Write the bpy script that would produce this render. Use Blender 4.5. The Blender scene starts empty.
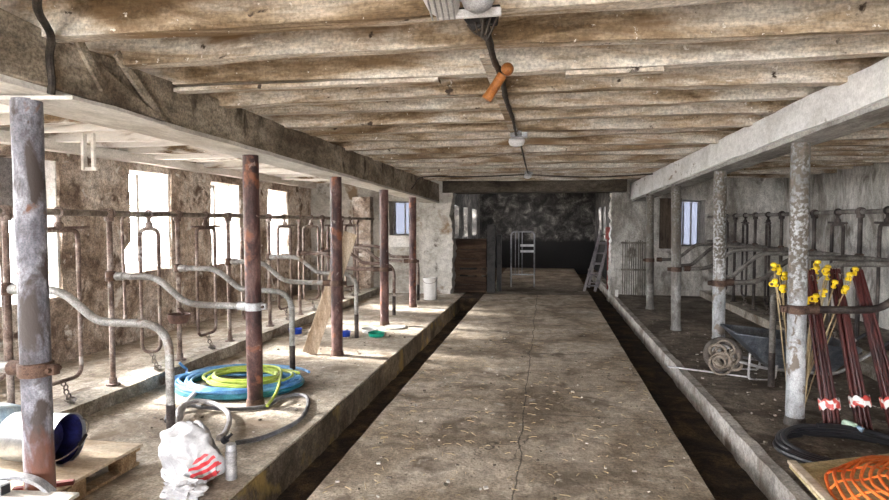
import bpy, bmesh, math, random
from mathutils import Vector, Matrix, noise, Quaternion
random.seed(7)
R = math.radians
scene = bpy.context.scene
COL = scene.collection

# ------------------------------------------------------------------ helpers
WORLD = {}          # world position of every Empty / object origin (no rotations on parents while building)

def link(o):
    COL.objects.link(o)
    return o

def tag(o, label=None, cat=None, group=None, kind=None):
    if label: o['label'] = label
    if cat: o['category'] = cat
    if group: o['group'] = group
    if kind: o['kind'] = kind
    return o

def empty(name, loc, label, cat, group=None):
    o = link(bpy.data.objects.new(name, None))
    o.empty_display_size = 0.1
    o.location = loc
    WORLD[o.name] = Vector(loc)
    return tag(o, label, cat, group)

def children(o):
    return [c for c in ALL() if c.parent == o]

def ALL():
    return list(COL.objects)

def copy_tree(o, parent=None):
    c = o.copy()
    COL.objects.link(c)
    if parent is not None:
        c.parent = parent
    for ch in list(o.children):
        copy_tree(ch, c)
    return c

def fillet(pts, r, n=5):
    """round the corners of a polyline"""
    pts = [Vector(p) for p in pts]
    out = [pts[0]]
    for i in range(1, len(pts) - 1):
        a, b, c = pts[i - 1], pts[i], pts[i + 1]
        d1, d2 = (a - b), (c - b)
        rr = min(r[i - 1] if isinstance(r, (list, tuple)) else r, d1.length * 0.49, d2.length * 0.49)
        p1, p2 = b + d1.normalized() * rr, b + d2.normalized() * rr
        for k in range(n + 1):
            t = k / n
            out.append(p1 * (1 - t) ** 2 + b * 2 * t * (1 - t) + p2 * t * t)
    out.append(pts[-1])
    return out

def smooth_path(pts, n=6, closed=False):
    """Catmull-Rom through the points"""
    P = [Vector(p) for p in pts]
    out = []
    m = len(P)
    rng = range(m) if closed else range(m - 1)
    for i in rng:
        if closed:
            p0, p1, p2, p3 = P[(i - 1) % m], P[i], P[(i + 1) % m], P[(i + 2) % m]
        else:
            p0, p1, p2, p3 = P[max(i - 1, 0)], P[i], P[i + 1], P[min(i + 2, m - 1)]
        for k in range(n):
            t = k / n
            out.append(0.5 * ((2 * p1) + (p2 - p0) * t + (2 * p0 - 5 * p1 + 4 * p2 - p3) * t * t + (3 * p1 - p0 - 3 * p2 + p3) * t ** 3))
    if not closed:
        out.append(P[-1])
    return out

class MB:
    def __init__(self):
        self.bm = bmesh.new()

    def tube(self, pts, r, seg=10, closed=False, cap=True, rf=None):
        bm = self.bm
        P = [Vector(p) for p in pts]
        n = len(P)
        rings = []
        prev_n = None
        for i in range(n):
            if closed:
                t = (P[(i + 1) % n] - P[(i - 1) % n])
            else:
                t = P[min(i + 1, n - 1)] - P[max(i - 1, 0)]
            if t.length < 1e-9: t = Vector((0, 0, 1))
            t.normalize()
            if prev_n is None:
                a = Vector((0, 0, 1)) if abs(t.z) < 0.9 else Vector((1, 0, 0))
                nn = t.cross(a).normalized()
            else:
                nn = (prev_n - t * prev_n.dot(t))
                nn = nn.normalized() if nn.length > 1e-6 else t.orthogonal().normalized()
            prev_n = nn
            b = t.cross(nn)
            rr = r if rf is None else r * rf(i / max(n - 1, 1))
            rings.append([bm.verts.new(P[i] + (nn * math.cos(2 * math.pi * k / seg) + b * math.sin(2 * math.pi * k / seg)) * rr) for k in range(seg)])
        m = n if closed else n - 1
        for i in range(m):
            A, B = rings[i], rings[(i + 1) % n]
            for k in range(seg):
                bm.faces.new((A[k], A[(k + 1) % seg], B[(k + 1) % seg], B[k]))
        if cap and not closed:
            bm.faces.new(rings[0][::-1])
            bm.faces.new(rings[-1])
        return self

    def box(self, x0, x1, y0, y1, z0, z1, M=None):
        bm = self.bm
        vs = [bm.verts.new(Vector((x, y, z)) if M is None else M @ Vector((x, y, z))) for x in (x0, x1) for y in (y0, y1) for z in (z0, z1)]
        for f in ((0, 1, 3, 2), (4, 6, 7, 5), (0, 4, 5, 1), (2, 3, 7, 6), (0, 2, 6, 4), (1, 5, 7, 3)):
            bm.faces.new([vs[i] for i in f])
        return self

    def bar(self, a, b, w, t, up=(0, 0, 1)):
        """rectangular bar from a to b, w wide across, t thick along up"""
        a, b = Vector(a), Vector(b)
        d = (b - a)
        L = d.length
        d.normalize()
        u = Vector(up)
        s = d.cross(u).normalized()
        u = s.cross(d).normalized()
        M = Matrix(((d.x, s.x, u.x, a.x), (d.y, s.y, u.y, a.y), (d.z, s.z, u.z, a.z), (0, 0, 0, 1)))
        return self.box(0, L, -w / 2, w / 2, -t / 2, t / 2, M)

    def rbox(self, x0, x1, y0, y1, z0, z1, cell=0.12, amp=0.01, freq=3.0, warp=None):
        """box of small faces with an uneven surface; the unevenness depends on position alone"""
        bm = self.bm
        nx, ny, nz = [max(1, min(400, int(round(abs(d) / cell)))) for d in (x1 - x0, y1 - y0, z1 - z0)]
        V = {}
        def v(i, j, k):
            key = (i, j, k)
            if key not in V:
                p = Vector((x0 + (x1 - x0) * i / nx, y0 + (y1 - y0) * j / ny, z0 + (z1 - z0) * k / nz))
                if warp: p = warp(p)
                p = p + noise.noise_vector(p * freq) * amp + noise.noise_vector(p * freq * 3.1) * amp * 0.35
                V[key] = bm.verts.new(p)
            return V[key]
        for i in range(nx):
            for j in range(ny):
                bm.faces.new((v(i, j, 0), v(i, j + 1, 0), v(i + 1, j + 1, 0), v(i + 1, j, 0)))
                bm.faces.new((v(i, j, nz), v(i + 1, j, nz), v(i + 1, j + 1, nz), v(i, j + 1, nz)))
        for i in range(nx):
            for k in range(nz):
                bm.faces.new((v(i, 0, k), v(i + 1, 0, k), v(i + 1, 0, k + 1), v(i, 0, k + 1)))
                bm.faces.new((v(i, ny, k), v(i, ny, k + 1), v(i + 1, ny, k + 1), v(i + 1, ny, k)))
        for j in range(ny):
            for k in range(nz):
                bm.faces.new((v(0, j, k), v(0, j, k + 1), v(0, j + 1, k + 1), v(0, j + 1, k)))
                bm.faces.new((v(nx, j, k), v(nx, j + 1, k), v(nx, j + 1, k + 1), v(nx, j, k + 1)))
        return self

    def lathe(self, prof, seg=24, M=None, cap0=True, cap1=True):
        bm = self.bm
        rings = []
        for (r, z) in prof:
            rings.append([bm.verts.new((Vector((r * math.cos(2 * math.pi * k / seg), r * math.sin(2 * math.pi * k / seg), z))) if M is None
                          else M @ Vector((r * math.cos(2 * math.pi * k / seg), r * math.sin(2 * math.pi * k / seg), z))) for k in range(seg)])
        for A, B in zip(rings, rings[1:]):
            for k in range(seg):
                bm.faces.new((A[k], A[(k + 1) % seg], B[(k + 1) % seg], B[k]))
        if cap0: bm.faces.new(rings[0][::-1])
        if cap1: bm.faces.new(rings[-1])
        return self

    def torus(self, c, R_, r, axis=(0, 0, 1), seg=20, sub=8, sx=1.0):
        ax = Vector(axis).normalized()
        a = ax.orthogonal().normalized()
        b = ax.cross(a)
        pts = [Vector(c) + a * math.cos(2 * math.pi * k / seg) * R_ * sx + b * math.sin(2 * math.pi * k / seg) * R_ for k in range(seg)]
        return self.tube(pts, r, sub, closed=True)

    def poly(self, pts, thick, nrm):
        """flat plate: outline pts extruded by thick along nrm"""
        bm = self.bm
        n = Vector(nrm).normalized() * thick
        A = [bm.verts.new(Vector(p)) for p in pts]
        B = [bm.verts.new(Vector(p) + n) for p in pts]
        bm.faces.new(A[::-1]); bm.faces.new(B)
        m = len(A)
        for k in range(m):
            bm.faces.new((A[k], A[(k + 1) % m], B[(k + 1) % m], B[k]))
        return self

    def build(self, name, mat, parent=None, smooth=True, bevel=0.0, origin=None):
        bm = self.bm
        bmesh.ops.recalc_face_normals(bm, faces=bm.faces)
        off = Vector((0, 0, 0))
        if parent is not None: off = WORLD[parent.name]
        elif origin is not None: off = Vector(origin)
        if off.length > 0: bmesh.ops.translate(bm, verts=bm.verts, vec=-off)
        me = bpy.data.meshes.new(name)
        bm.to_mesh(me); bm.free()
        if smooth:
            for p in me.polygons: p.use_smooth = True
        o = link(bpy.data.objects.new(name, me))
        me.materials.append(mat)
        if parent is not None: o.parent = parent
        elif origin is not None: o.location = origin
        WORLD[o.name] = Vector(off)
        if bevel > 0:
            md = o.modifiers.new('bevel', 'BEVEL'); md.width = bevel; md.segments = 2; md.limit_method = 'ANGLE'
        if smooth:
            try: me.set_sharp_from_angle(angle=R(38))
            except Exception: pass
        return o

# ------------------------------------------------------------------ materials
def grime(name, ramp, scale=2.0, stretch=(1, 1, 1), detail=8.0, fine=0.35, rough=0.85, metal=0.0, bump=0.3, bscale=None,
          spots=None, extra=None, distort=0.6, spec=0.3, worldpos=True):
    """ramp: list of (pos, rgb) over a large noise; fine: strength of small-scale tone variation;
    spots: list of (rgb, scale, threshold, softness, stretch)"""
    m = bpy.data.materials.new(name); m.use_nodes = True
    nt = m.node_tree; N = nt.nodes; L = nt.links
    bs = N['Principled BSDF']
    bs.inputs['Roughness'].default_value = rough
    bs.inputs['Metallic'].default_value = metal
    bs.inputs['Specular IOR Level'].default_value = spec
    tc = N.new('ShaderNodeTexCoord')
    src = tc.outputs['Object']
    if worldpos:
        g = N.new('ShaderNodeNewGeometry'); src = g.outputs['Position']
    def mapping(st):
        mp = N.new('ShaderNodeMapping'); mp.inputs['Scale'].default_value = st
        L.new(src, mp.inputs['Vector']); return mp.outputs['Vector']
    vec = mapping(stretch)
    n1 = N.new('ShaderNodeTexNoise'); n1.inputs['Scale'].default_value = scale; n1.inputs['Detail'].default_value = detail
    n1.inputs['Roughness'].default_value = 0.62; n1.inputs['Distortion'].default_value = distort
    L.new(vec, n1.inputs['Vector'])
    cr = N.new('ShaderNodeValToRGB')
    ramp = [(0.5 + (p - 0.5) * 0.62, c) for p, c in ramp]
    els = cr.color_ramp.elements
    els[0].position, els[0].color = ramp[0][0], (*ramp[0][1], 1)
    els[1].position, els[1].color = ramp[-1][0], (*ramp[-1][1], 1)
    for p, c in ramp[1:-1]:
        e = els.new(p); e.color = (*c, 1)
    L.new(n1.outputs['Fac'], cr.inputs['Fac'])
    col = cr.outputs['Color']
    n2 = N.new('ShaderNodeTexNoise'); n2.inputs['Scale'].default_value = scale * 9; n2.inputs['Detail'].default_value = 6
    n2.inputs['Roughness'].default_value = 0.7
    L.new(vec, n2.inputs['Vector'])
    if fine > 0:
        mr = N.new('ShaderNodeMapRange'); mr.inputs['From Min'].default_value = 0.37; mr.inputs['From Max'].default_value = 0.63
        mr.inputs['To Min'].default_value = 1 - fine; mr.inputs['To Max'].default_value = 1 + fine * 0.6
        L.new(n2.outputs['Fac'], mr.inputs['Value'])
        mx = N.new('ShaderNodeMix'); mx.data_type = 'RGBA'; mx.blend_type = 'MULTIPLY'; mx.inputs[0].default_value = 1.0
        L.new(col, mx.inputs[6]); L.new(mr.outputs['Result'], mx.inputs[7]); col = mx.outputs[2]
    if fine > 0:
        n7 = N.new('ShaderNodeTexNoise'); n7.inputs['Scale'].default_value = max(55.0, scale * 30); n7.inputs['Detail'].default_value = 3
        n7.inputs['Roughness'].default_value = 0.65
        L.new(src, n7.inputs['Vector'])
        mr = N.new('ShaderNodeMapRange'); mr.inputs['From Min'].default_value = 0.36; mr.inputs['From Max'].default_value = 0.60
        mr.inputs['To Min'].default_value = 1 - fine * 1.1; mr.inputs['To Max'].default_value = 1 + fine * 0.25
        L.new(n7.outputs['Fac'], mr.inputs['Value'])
        mx = N.new('ShaderNodeMix'); mx.data_type = 'RGBA'; mx.blend_type = 'MULTIPLY'; mx.inputs[0].default_value = 1.0
        L.new(col, mx.inputs[6]); L.new(mr.outputs['Result'], mx.inputs[7]); col = mx.outputs[2]
    for sp in (spots or []):
        rgb, sc, th, so, st = sp; th -= 0.035
        n3 = N.new('ShaderNodeTexNoise'); n3.inputs['Scale'].default_value = sc; n3.inputs['Detail'].default_value = 5
        n3.inputs['Roughness'].default_value = 0.6; n3.inputs['Distortion'].default_value = 0.4
        L.new(mapping(st), n3.inputs['Vector'])
        mr = N.new('ShaderNodeMapRange'); mr.inputs['From Min'].default_value = th; mr.inputs['From Max'].default_value = th + so
        L.new(n3.outputs['Fac'], mr.inputs['Value'])
        mx = N.new('ShaderNodeMix'); mx.data_type = 'RGBA'
        L.new(mr.outputs['Result'], mx.inputs[0]); L.new(col, mx.inputs[6]); mx.inputs[7].default_value = (*rgb, 1)
        col = mx.outputs[2]
    if extra: col = extra(N, L, src, col, n1)
    L.new(col, bs.inputs['Base Color'])
    if bump > 0:
        bp = N.new('ShaderNodeBump'); bp.inputs['Strength'].default_value = bump; bp.inputs['Distance'].default_value = 0.02
        L.new(n2.outputs['Fac'], bp.inputs['Height']); L.new(bp.outputs['Normal'], bs.inputs['Normal'])
    return m

def mixer(N, L, fac, a, b):
    mx = N.new('ShaderNodeMix'); mx.data_type = 'RGBA'
    L.new(fac, mx.inputs[0]); L.new(a, mx.inputs[6])
    if isinstance(b, tuple): mx.inputs[7].default_value = (*b, 1)
    else: L.new(b, mx.inputs[7])
    return mx.outputs[2]

def math_(N, L, op, a, b=None, c=None):
    n = N.new('ShaderNodeMath'); n.operation = op
    for i, x in enumerate((a, b, c)):
        if x is None: continue
        if isinstance(x, (int, float)): n.inputs[i].default_value = x
        else: L.new(x, n.inputs[i])
    return n.outputs[0]

# concrete of the walkway: a wandering long joint, cross joints, cracks
def slab_cracks(N, L, src, col, n1):
    sx = N.new('ShaderNodeSeparateXYZ'); L.new(src, sx.inputs[0])
    nz = N.new('ShaderNodeTexNoise'); nz.inputs['Scale'].default_value = 2.2; nz.inputs['Detail'].default_value = 6
    L.new(src, nz.inputs['Vector'])
    wob = math_(N, L, 'MULTIPLY', math_(N, L, 'SUBTRACT', nz.outputs['Fac'], 0.5), 0.10)
    dx = math_(N, L, 'ABSOLUTE', math_(N, L, 'ADD', math_(N, L, 'ADD', sx.outputs['X'], 0.17), wob))
    f = N.new('ShaderNodeMapRange'); f.inputs['From Min'].default_value = 0.002; f.inputs['From Max'].default_value = 0.008
    f.inputs['To Min'].default_value = 0.8; f.inputs['To Max'].default_value = 0.0
    L.new(dx, f.inputs['Value'])
    col = mixer(N, L, f.outputs['Result'], col, (0.05, 0.042, 0.035))
    # cross joints every 2.3 m
    yy = math_(N, L, 'ADD', math_(N, L, 'ADD', sx.outputs['Y'], wob), 0.9)
    dy = math_(N, L, 'ABSOLUTE', math_(N, L, 'SUBTRACT', math_(N, L, 'FLOORED_MODULO', yy, 2.3), 1.15))
    f2 = N.new('ShaderNodeMapRange'); f2.inputs['From Min'].default_value = 0.005; f2.inputs['From Max'].default_value = 0.014
    f2.inputs['To Min'].default_value = 0.55; f2.inputs['To Max'].default_value = 0.0
    L.new(dy, f2.inputs['Value'])
    col = mixer(N, L, f2.outputs['Result'], col, (0.07, 0.06, 0.05))
    vo = N.new('ShaderNodeTexVoronoi'); vo.feature = 'DISTANCE_TO_EDGE'; vo.inputs['Scale'].default_value = 1.1
    mp = N.new('ShaderNodeMapping'); L.new(src, mp.inputs['Vector'])
    ad = N.new('ShaderNodeMix'); ad.data_type = 'RGBA'; ad.blend_type = 'LINEAR_LIGHT'; ad.inputs[0].default_value = 0.35
    n4 = N.new('ShaderNodeTexNoise'); n4.inputs['Scale'].default_value = 2.5; n4.inputs['Detail'].default_value = 6
    L.new(src, n4.inputs['Vector']); L.new(mp.outputs['Vector'], ad.inputs[6]); L.new(n4.outputs['Color'], ad.inputs[7])
    L.new(ad.outputs[2], vo.inputs['Vector'])
    f3 = N.new('ShaderNodeMapRange'); f3.inputs['From Min'].default_value = 0.003; f3.inputs['From Max'].default_value = 0.010
    f3.inputs['To Min'].default_value = 0.8; f3.inputs['To Max'].default_value = 0.0
    L.new(vo.outputs['Distance'], f3.inputs['Value'])
    n5 = N.new('ShaderNodeTexNoise'); n5.inputs['Scale'].default_value = 0.9; L.new(src, n5.inputs['Vector'])
    f4 = N.new('ShaderNodeMapRange'); f4.inputs['From Min'].default_value = 0.50; f4.inputs['From Max'].default_value = 0.60
    L.new(n5.outputs['Fac'], f4.inputs['Value'])
    fac = math_(N, L, 'MULTIPLY', f3.outputs['Result'], f4.outputs['Result'])
    return mixer(N, L, fac, col, (0.05, 0.042, 0.035))

def by_height(z0, soft, below, amount=0.5):
    """another colour under a ragged height (worn paint, rust creeping up from the floor)"""
    def fn(N, L, src, col, n1):
        sx = N.new('ShaderNodeSeparateXYZ'); L.new(src, sx.inputs[0])
        h = math_(N, L, 'ADD', sx.outputs['Z'], math_(N, L, 'MULTIPLY', math_(N, L, 'SUBTRACT', n1.outputs['Fac'], 0.5), amount * 2))
        f = N.new('ShaderNodeMapRange'); f.inputs['From Min'].default_value = z0 - soft; f.inputs['From Max'].default_value = z0 + soft
        f.inputs['To Min'].default_value = 1.0; f.inputs['To Max'].default_value = 0.0
        L.new(h, f.inputs['Value'])
        return mixer(N, L, f.outputs['Result'], col, below)
    return fn

U = (1, 1, 1)
M = {}
M['slab'] = grime('concrete_slab', [(0.30, (0.25, 0.195, 0.14)), (0.45, (0.40, 0.335, 0.255)), (0.6, (0.53, 0.455, 0.365)), (0.75, (0.62, 0.55, 0.455))], 1.1, fine=0.35, bump=0.6,
                  spots=[((0.17, 0.135, 0.10), 2.2, 0.56, 0.13, U), ((0.12, 0.095, 0.07), 34, 0.66, 0.05, U), ((0.52, 0.48, 0.41), 6, 0.66, 0.08, U)], extra=slab_cracks)
M['stall_floor'] = grime('dusty_stall_concrete', [(0.3, (0.29, 0.24, 0.185)), (0.5, (0.45, 0.395, 0.32)), (0.7, (0.56, 0.50, 0.42))], 1.3, fine=0.35, bump=0.6,
                  spots=[((0.20, 0.155, 0.11), 2.0, 0.55, 0.15, U), ((0.55, 0.5, 0.42), 9, 0.66, 0.06, U)])
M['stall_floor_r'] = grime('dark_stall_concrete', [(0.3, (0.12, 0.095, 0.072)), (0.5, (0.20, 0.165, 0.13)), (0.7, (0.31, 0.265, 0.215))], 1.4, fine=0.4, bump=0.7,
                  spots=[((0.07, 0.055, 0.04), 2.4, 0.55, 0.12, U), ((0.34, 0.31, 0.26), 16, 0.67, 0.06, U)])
M['curb'] = grime('pale_kerb_concrete', [(0.3, (0.22, 0.19, 0.15)), (0.5, (0.40, 0.36, 0.30)), (0.7, (0.52, 0.48, 0.41))], 2.0, fine=0.35, bump=0.5,
                  spots=[((0.16, 0.12, 0.085), 3.0, 0.58, 0.12, U)])
M['curb_r'] = grime('pale_gutter_edge', [(0.3, (0.30, 0.28, 0.25)), (0.5, (0.46, 0.43, 0.39)), (0.7, (0.58, 0.55, 0.50))], 2.5, fine=0.3, bump=0.5,
                  spots=[((0.17, 0.13, 0.10), 3.0, 0.58, 0.12, U)])
M['gutter_wall'] = grime('gutter_side', [(0.3, (0.07, 0.052, 0.034)), (0.5, (0.14, 0.11, 0.078)), (0.7, (0.23, 0.185, 0.13))], 2.0, fine=0.4, bump=0.6,
                  spots=[((0.26, 0.18, 0.06), 2.5, 0.60, 0.10, U)])
M['manure'] = grime('dried_manure', [(0.3, (0.02, 0.013, 0.007)), (0.5, (0.05, 0.031, 0.016)), (0.7, (0.11, 0.07, 0.035))], 4.0, fine=0.5, bump=1.0, rough=0.95)
def window_bay_light(N, L, src, col, n1):
    # window light on the left bay's ceiling, painted in as a whiter tone
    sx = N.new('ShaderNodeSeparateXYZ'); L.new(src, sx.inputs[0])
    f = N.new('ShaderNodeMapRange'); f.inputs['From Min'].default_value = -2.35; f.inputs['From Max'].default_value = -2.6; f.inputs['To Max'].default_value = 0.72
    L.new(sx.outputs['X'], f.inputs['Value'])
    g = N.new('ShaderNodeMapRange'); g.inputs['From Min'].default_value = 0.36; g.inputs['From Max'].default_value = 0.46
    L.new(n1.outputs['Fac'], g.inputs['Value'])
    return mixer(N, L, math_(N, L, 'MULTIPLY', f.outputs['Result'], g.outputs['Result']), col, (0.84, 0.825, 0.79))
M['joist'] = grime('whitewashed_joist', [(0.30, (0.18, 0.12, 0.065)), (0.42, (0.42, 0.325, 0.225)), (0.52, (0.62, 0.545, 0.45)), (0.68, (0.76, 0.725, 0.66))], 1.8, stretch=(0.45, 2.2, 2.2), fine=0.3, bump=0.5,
                  spots=[((0.22, 0.14, 0.075), 1.7, 0.57, 0.14, (0.5, 2, 2)), ((0.05, 0.035, 0.025), 9, 0.70, 0.04, (0.7, 1, 1)), ((0.78, 0.75, 0.70), 26, 0.70, 0.03, U)], extra=window_bay_light)
M['boards'] = grime('ceiling_boards', [(0.3, (0.20, 0.14, 0.09)), (0.5, (0.38, 0.30, 0.21)), (0.7, (0.55, 0.47, 0.37))], 1.2, stretch=(3, 0.5, 1), fine=0.35, bump=0.4, extra=window_bay_light)
M['beam_l'] = grime('weathered_beam', [(0.3, (0.17, 0.13, 0.09)), (0.5, (0.33, 0.275, 0.205)), (0.7, (0.50, 0.435, 0.345))], 2.4, stretch=(1, 0.5, 1), fine=0.4, bump=0.6,
                  spots=[((0.06, 0.045, 0.03), 2.6, 0.60, 0.08, (1, 1.2, 0.5))])
M['whiteboard'] = grime('limewashed_board', [(0.3, (0.50, 0.46, 0.40)), (0.5, (0.70, 0.67, 0.62)), (0.7, (0.78, 0.76, 0.72))], 2.0, stretch=(1, 0.3, 1), fine=0.15, bump=0.3)
M['beam_r'] = grime('white_painted_beam', [(0.3, (0.70, 0.70, 0.69)), (0.5, (0.84, 0.845, 0.85)), (0.7, (0.88, 0.885, 0.89))], 2.4, stretch=(1, 0.5, 1), fine=0.14, bump=0.35,
                  spots=[((0.30, 0.27, 0.23), 7, 0.66, 0.05, (1, 0.4, 1))])
M['beam_under'] = grime('grey_beam_plank', [(0.3, (0.20, 0.19, 0.18)), (0.5, (0.34, 0.33, 0.31)), (0.7, (0.48, 0.47, 0.45))], 2.4, stretch=(1, 0.3, 1), fine=0.3, bump=0.4)
M['lintel'] = grime('dark_lintel', [(0.3, (0.03, 0.024, 0.018)), (0.5, (0.07, 0.055, 0.04)), (0.7, (0.13, 0.11, 0.085))], 2.0, stretch=(0.4, 1, 1), fine=0.4)
M['wall_l'] = grime('stained_plaster', [(0.27, (0.17, 0.12, 0.088)), (0.42, (0.36, 0.285, 0.225)), (0.55, (0.54, 0.46, 0.39)), (0.72, (0.68, 0.63, 0.57))], 1.5, fine=0.4, bump=0.8,
                  spots=[((0.11, 0.075, 0.055), 3.5, 0.60, 0.08, U), ((0.62, 0.60, 0.56), 4, 0.64, 0.06, U)])
M['reveal'] = grime('whitewashed_reveal', [(0.3, (0.60, 0.57, 0.53)), (0.6, (0.80, 0.79, 0.77))], 2.0, fine=0.15, bump=0.5,
                  spots=[((0.25, 0.21, 0.17), 3.2, 0.64, 0.08, U)])
M['wall_far'] = grime('limewashed_wall', [(0.3, (0.36, 0.33, 0.285)), (0.48, (0.52, 0.50, 0.45)), (0.7, (0.64, 0.62, 0.58))], 1.2, fine=0.22, bump=0.6,
                  spots=[((0.21, 0.15, 0.095), 1.3, 0.60, 0.10, U), ((0.12, 0.10, 0.085), 2.7, 0.66, 0.08, U)])
M['wall_r'] = grime('grey_plaster', [(0.3, (0.26, 0.24, 0.21)), (0.48, (0.50, 0.48, 0.44)), (0.7, (0.68, 0.66, 0.62))], 1.5, stretch=(1, 1, 0.5), fine=0.3, bump=0.6,
                  spots=[((0.60, 0.585, 0.55), 2.2, 0.62, 0.10, (1, 2, 0.5)), ((0.12, 0.10, 0.085), 2.5, 0.64, 0.10, (1, 1, 0.6))])
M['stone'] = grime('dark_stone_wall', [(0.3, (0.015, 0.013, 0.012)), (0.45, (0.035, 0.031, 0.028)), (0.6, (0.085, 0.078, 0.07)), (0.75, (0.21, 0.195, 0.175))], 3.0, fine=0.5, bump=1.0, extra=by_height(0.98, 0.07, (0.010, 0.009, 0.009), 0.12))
M['pipe'] = grime('galvanised_pipe', [(0.3, (0.20, 0.185, 0.17)), (0.5, (0.34, 0.335, 0.32)), (0.7, (0.46, 0.455, 0.44))], 5, fine=0.3, rough=0.5, metal=0.35, bump=0.2,
                  spots=[((0.19, 0.13, 0.095), 5, 0.60, 0.10, U)])
M['rustpipe'] = grime('rusty_pipe', [(0.3, (0.10, 0.065, 0.052)), (0.5, (0.21, 0.15, 0.125)), (0.7, (0.36, 0.30, 0.27))], 5, fine=0.35, rough=0.65, metal=0.25, bump=0.3,
                  spots=[((0.42, 0.38, 0.35), 8, 0.63, 0.08, U)])
M['railpipe'] = grime('dusty_rail_pipe', [(0.3, (0.12, 0.092, 0.07)), (0.5, (0.23, 0.19, 0.155)), (0.7, (0.34, 0.30, 0.26))], 4, fine=0.3, rough=0.65, metal=0.2, bump=0.3)
M['darkpipe'] = grime('dark_stall_iron', [(0.3, (0.022, 0.016, 0.015)), (0.5, (0.05, 0.039, 0.035)), (0.7, (0.11, 0.09, 0.08))], 5, fine=0.35, rough=0.6, metal=0.25, bump=0.3)
M['darkrail'] = grime('grey_dusty_rail', [(0.3, (0.10, 0.088, 0.078)), (0.5, (0.19, 0.175, 0.158)), (0.7, (0.30, 0.28, 0.26))], 5, fine=0.3, rough=0.65, metal=0.25, bump=0.3)
def crust(N, L, src, col, n1):
    # old limewash and lichen flaking on the upper post
    sx = N.new('ShaderNodeSeparateXYZ'); L.new(src, sx.inputs[0])
    n = N.new('ShaderNodeTexNoise'); n.inputs['Scale'].default_value = 38; n.inputs['Detail'].default_value = 5; L.new(src, n.inputs['Vector'])
    f = N.new('ShaderNodeMapRange'); f.inputs['From Min'].default_value = 0.42; f.inputs['From Max'].default_value = 0.55; L.new(n.outputs['Fac'], f.inputs['Value'])
    g = N.new('ShaderNodeMapRange'); g.inputs['From Min'].default_value = 1.05; g.inputs['From Max'].default_value = 1.5; g.inputs['To Max'].default_value = 1.0
    L.new(math_(N, L, 'ADD', sx.outputs['Z'], math_(N, L, 'MULTIPLY', n1.outputs['Fac'], 0.5)), g.inputs['Value'])
    return mixer(N, L, math_(N, L, 'MULTIPLY', f.outputs['Result'], g.outputs['Result']), col, (0.10, 0.085, 0.065))
M['post_blue'] = grime('worn_bluegrey_paint', [(0.3, (0.075, 0.068, 0.075)), (0.5, (0.20, 0.20, 0.235)), (0.7, (0.42, 0.43, 0.48))], 4, stretch=(1, 1, 0.5), fine=0.3, rough=0.55, bump=0.35,
                  spots=[((0.06, 0.048, 0.045), 6, 0.57, 0.07, (1, 1, 0.5)), ((0.17, 0.085, 0.055), 4, 0.64, 0.06, U)], extra=by_height(0.47, 0.08, (0.14, 0.058, 0.040), 0.55))
M['post_rust'] = grime('dark_red_post_paint', [(0.3, (0.035, 0.018, 0.017)), (0.5, (0.080, 0.036, 0.032)), (0.7, (0.17, 0.095, 0.083))], 5, stretch=(1, 1, 0.5), fine=0.3, rough=0.5, bump=0.35,
                  spots=[((0.33, 0.28, 0.26), 9, 0.66, 0.06, U), ((0.22, 0.085, 0.045), 4, 0.60, 0.08, U)])
M['post_grey'] = grime('worn_grey_post_paint', [(0.3, (0.18, 0.18, 0.18)), (0.5, (0.34, 0.35, 0.36)), (0.7, (0.50, 0.51, 0.52))], 4, stretch=(1, 1, 0.5), fine=0.25, rough=0.5, bump=0.4,
                  spots=[((0.16, 0.13, 0.105), 7, 0.58, 0.06, U), ((0.12, 0.095, 0.075), 14, 0.64, 0.05, (1, 1, 0.6))], extra=crust)
M['post_dark'] = grime('dirty_grey_post_paint', [(0.3, (0.075, 0.066, 0.058)), (0.5, (0.16, 0.148, 0.135)), (0.7, (0.32, 0.315, 0.305))], 5, stretch=(1, 1, 0.5), fine=0.3, rough=0.55, bump=0.4, extra=crust)
M['clamp'] = grime('rusty_clamp', [(0.3, (0.055, 0.034, 0.026)), (0.6, (0.14, 0.085, 0.062))], 8, fine=0.35, rough=0.7, metal=0.3)
M['clamp_grey'] = grime('zinc_clamp', [(0.3, (0.40, 0.41, 0.42)), (0.6, (0.60, 0.61, 0.62))], 8, fine=0.2, rough=0.4, metal=0.6)
M['chain'] = grime('chain_steel', [(0.3, (0.10, 0.08, 0.07)), (0.6, (0.28, 0.25, 0.22))], 10, fine=0.3, rough=0.6, metal=0.4)
M['plank'] = grime('bare_plank', [(0.3, (0.36, 0.26, 0.17)), (0.5, (0.50, 0.39, 0.28)), (0.7, (0.60, 0.50, 0.38))], 3, stretch=(4, 4, 0.5), fine=0.25, bump=0.25)
M['pallet'] = grime('pallet_wood', [(0.3, (0.30, 0.19, 0.10)), (0.5, (0.44, 0.30, 0.17)), (0.7, (0.55, 0.41, 0.26))], 4, stretch=(1, 4, 2), fine=0.3, bump=0.3)
M['ply'] = grime('plywood_sheet', [(0.3, (0.48, 0.37, 0.25)), (0.5, (0.60, 0.49, 0.36)), (0.7, (0.68, 0.59, 0.46))], 2, stretch=(1, 3, 1), fine=0.15, bump=0.15)
M['bucket'] = grime('galvanised_bucket', [(0.3, (0.28, 0.295, 0.31)), (0.6, (0.40, 0.415, 0.425))], 6, fine=0.12, rough=0.36, metal=0.75, bump=0.05)
M['white_plastic'] = grime('white_plastic', [(0.3, (0.70, 0.69, 0.66)), (0.6, (0.80, 0.79, 0.77))], 5, fine=0.1, rough=0.4, bump=0.05)
M['blue_drum'] = grime('cloudy_blue_plastic', [(0.3, (0.12, 0.20, 0.27)), (0.5, (0.22, 0.32, 0.40)), (0.7, (0.42, 0.50, 0.54))], 4, fine=0.2, rough=0.35, bump=0.2)
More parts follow.
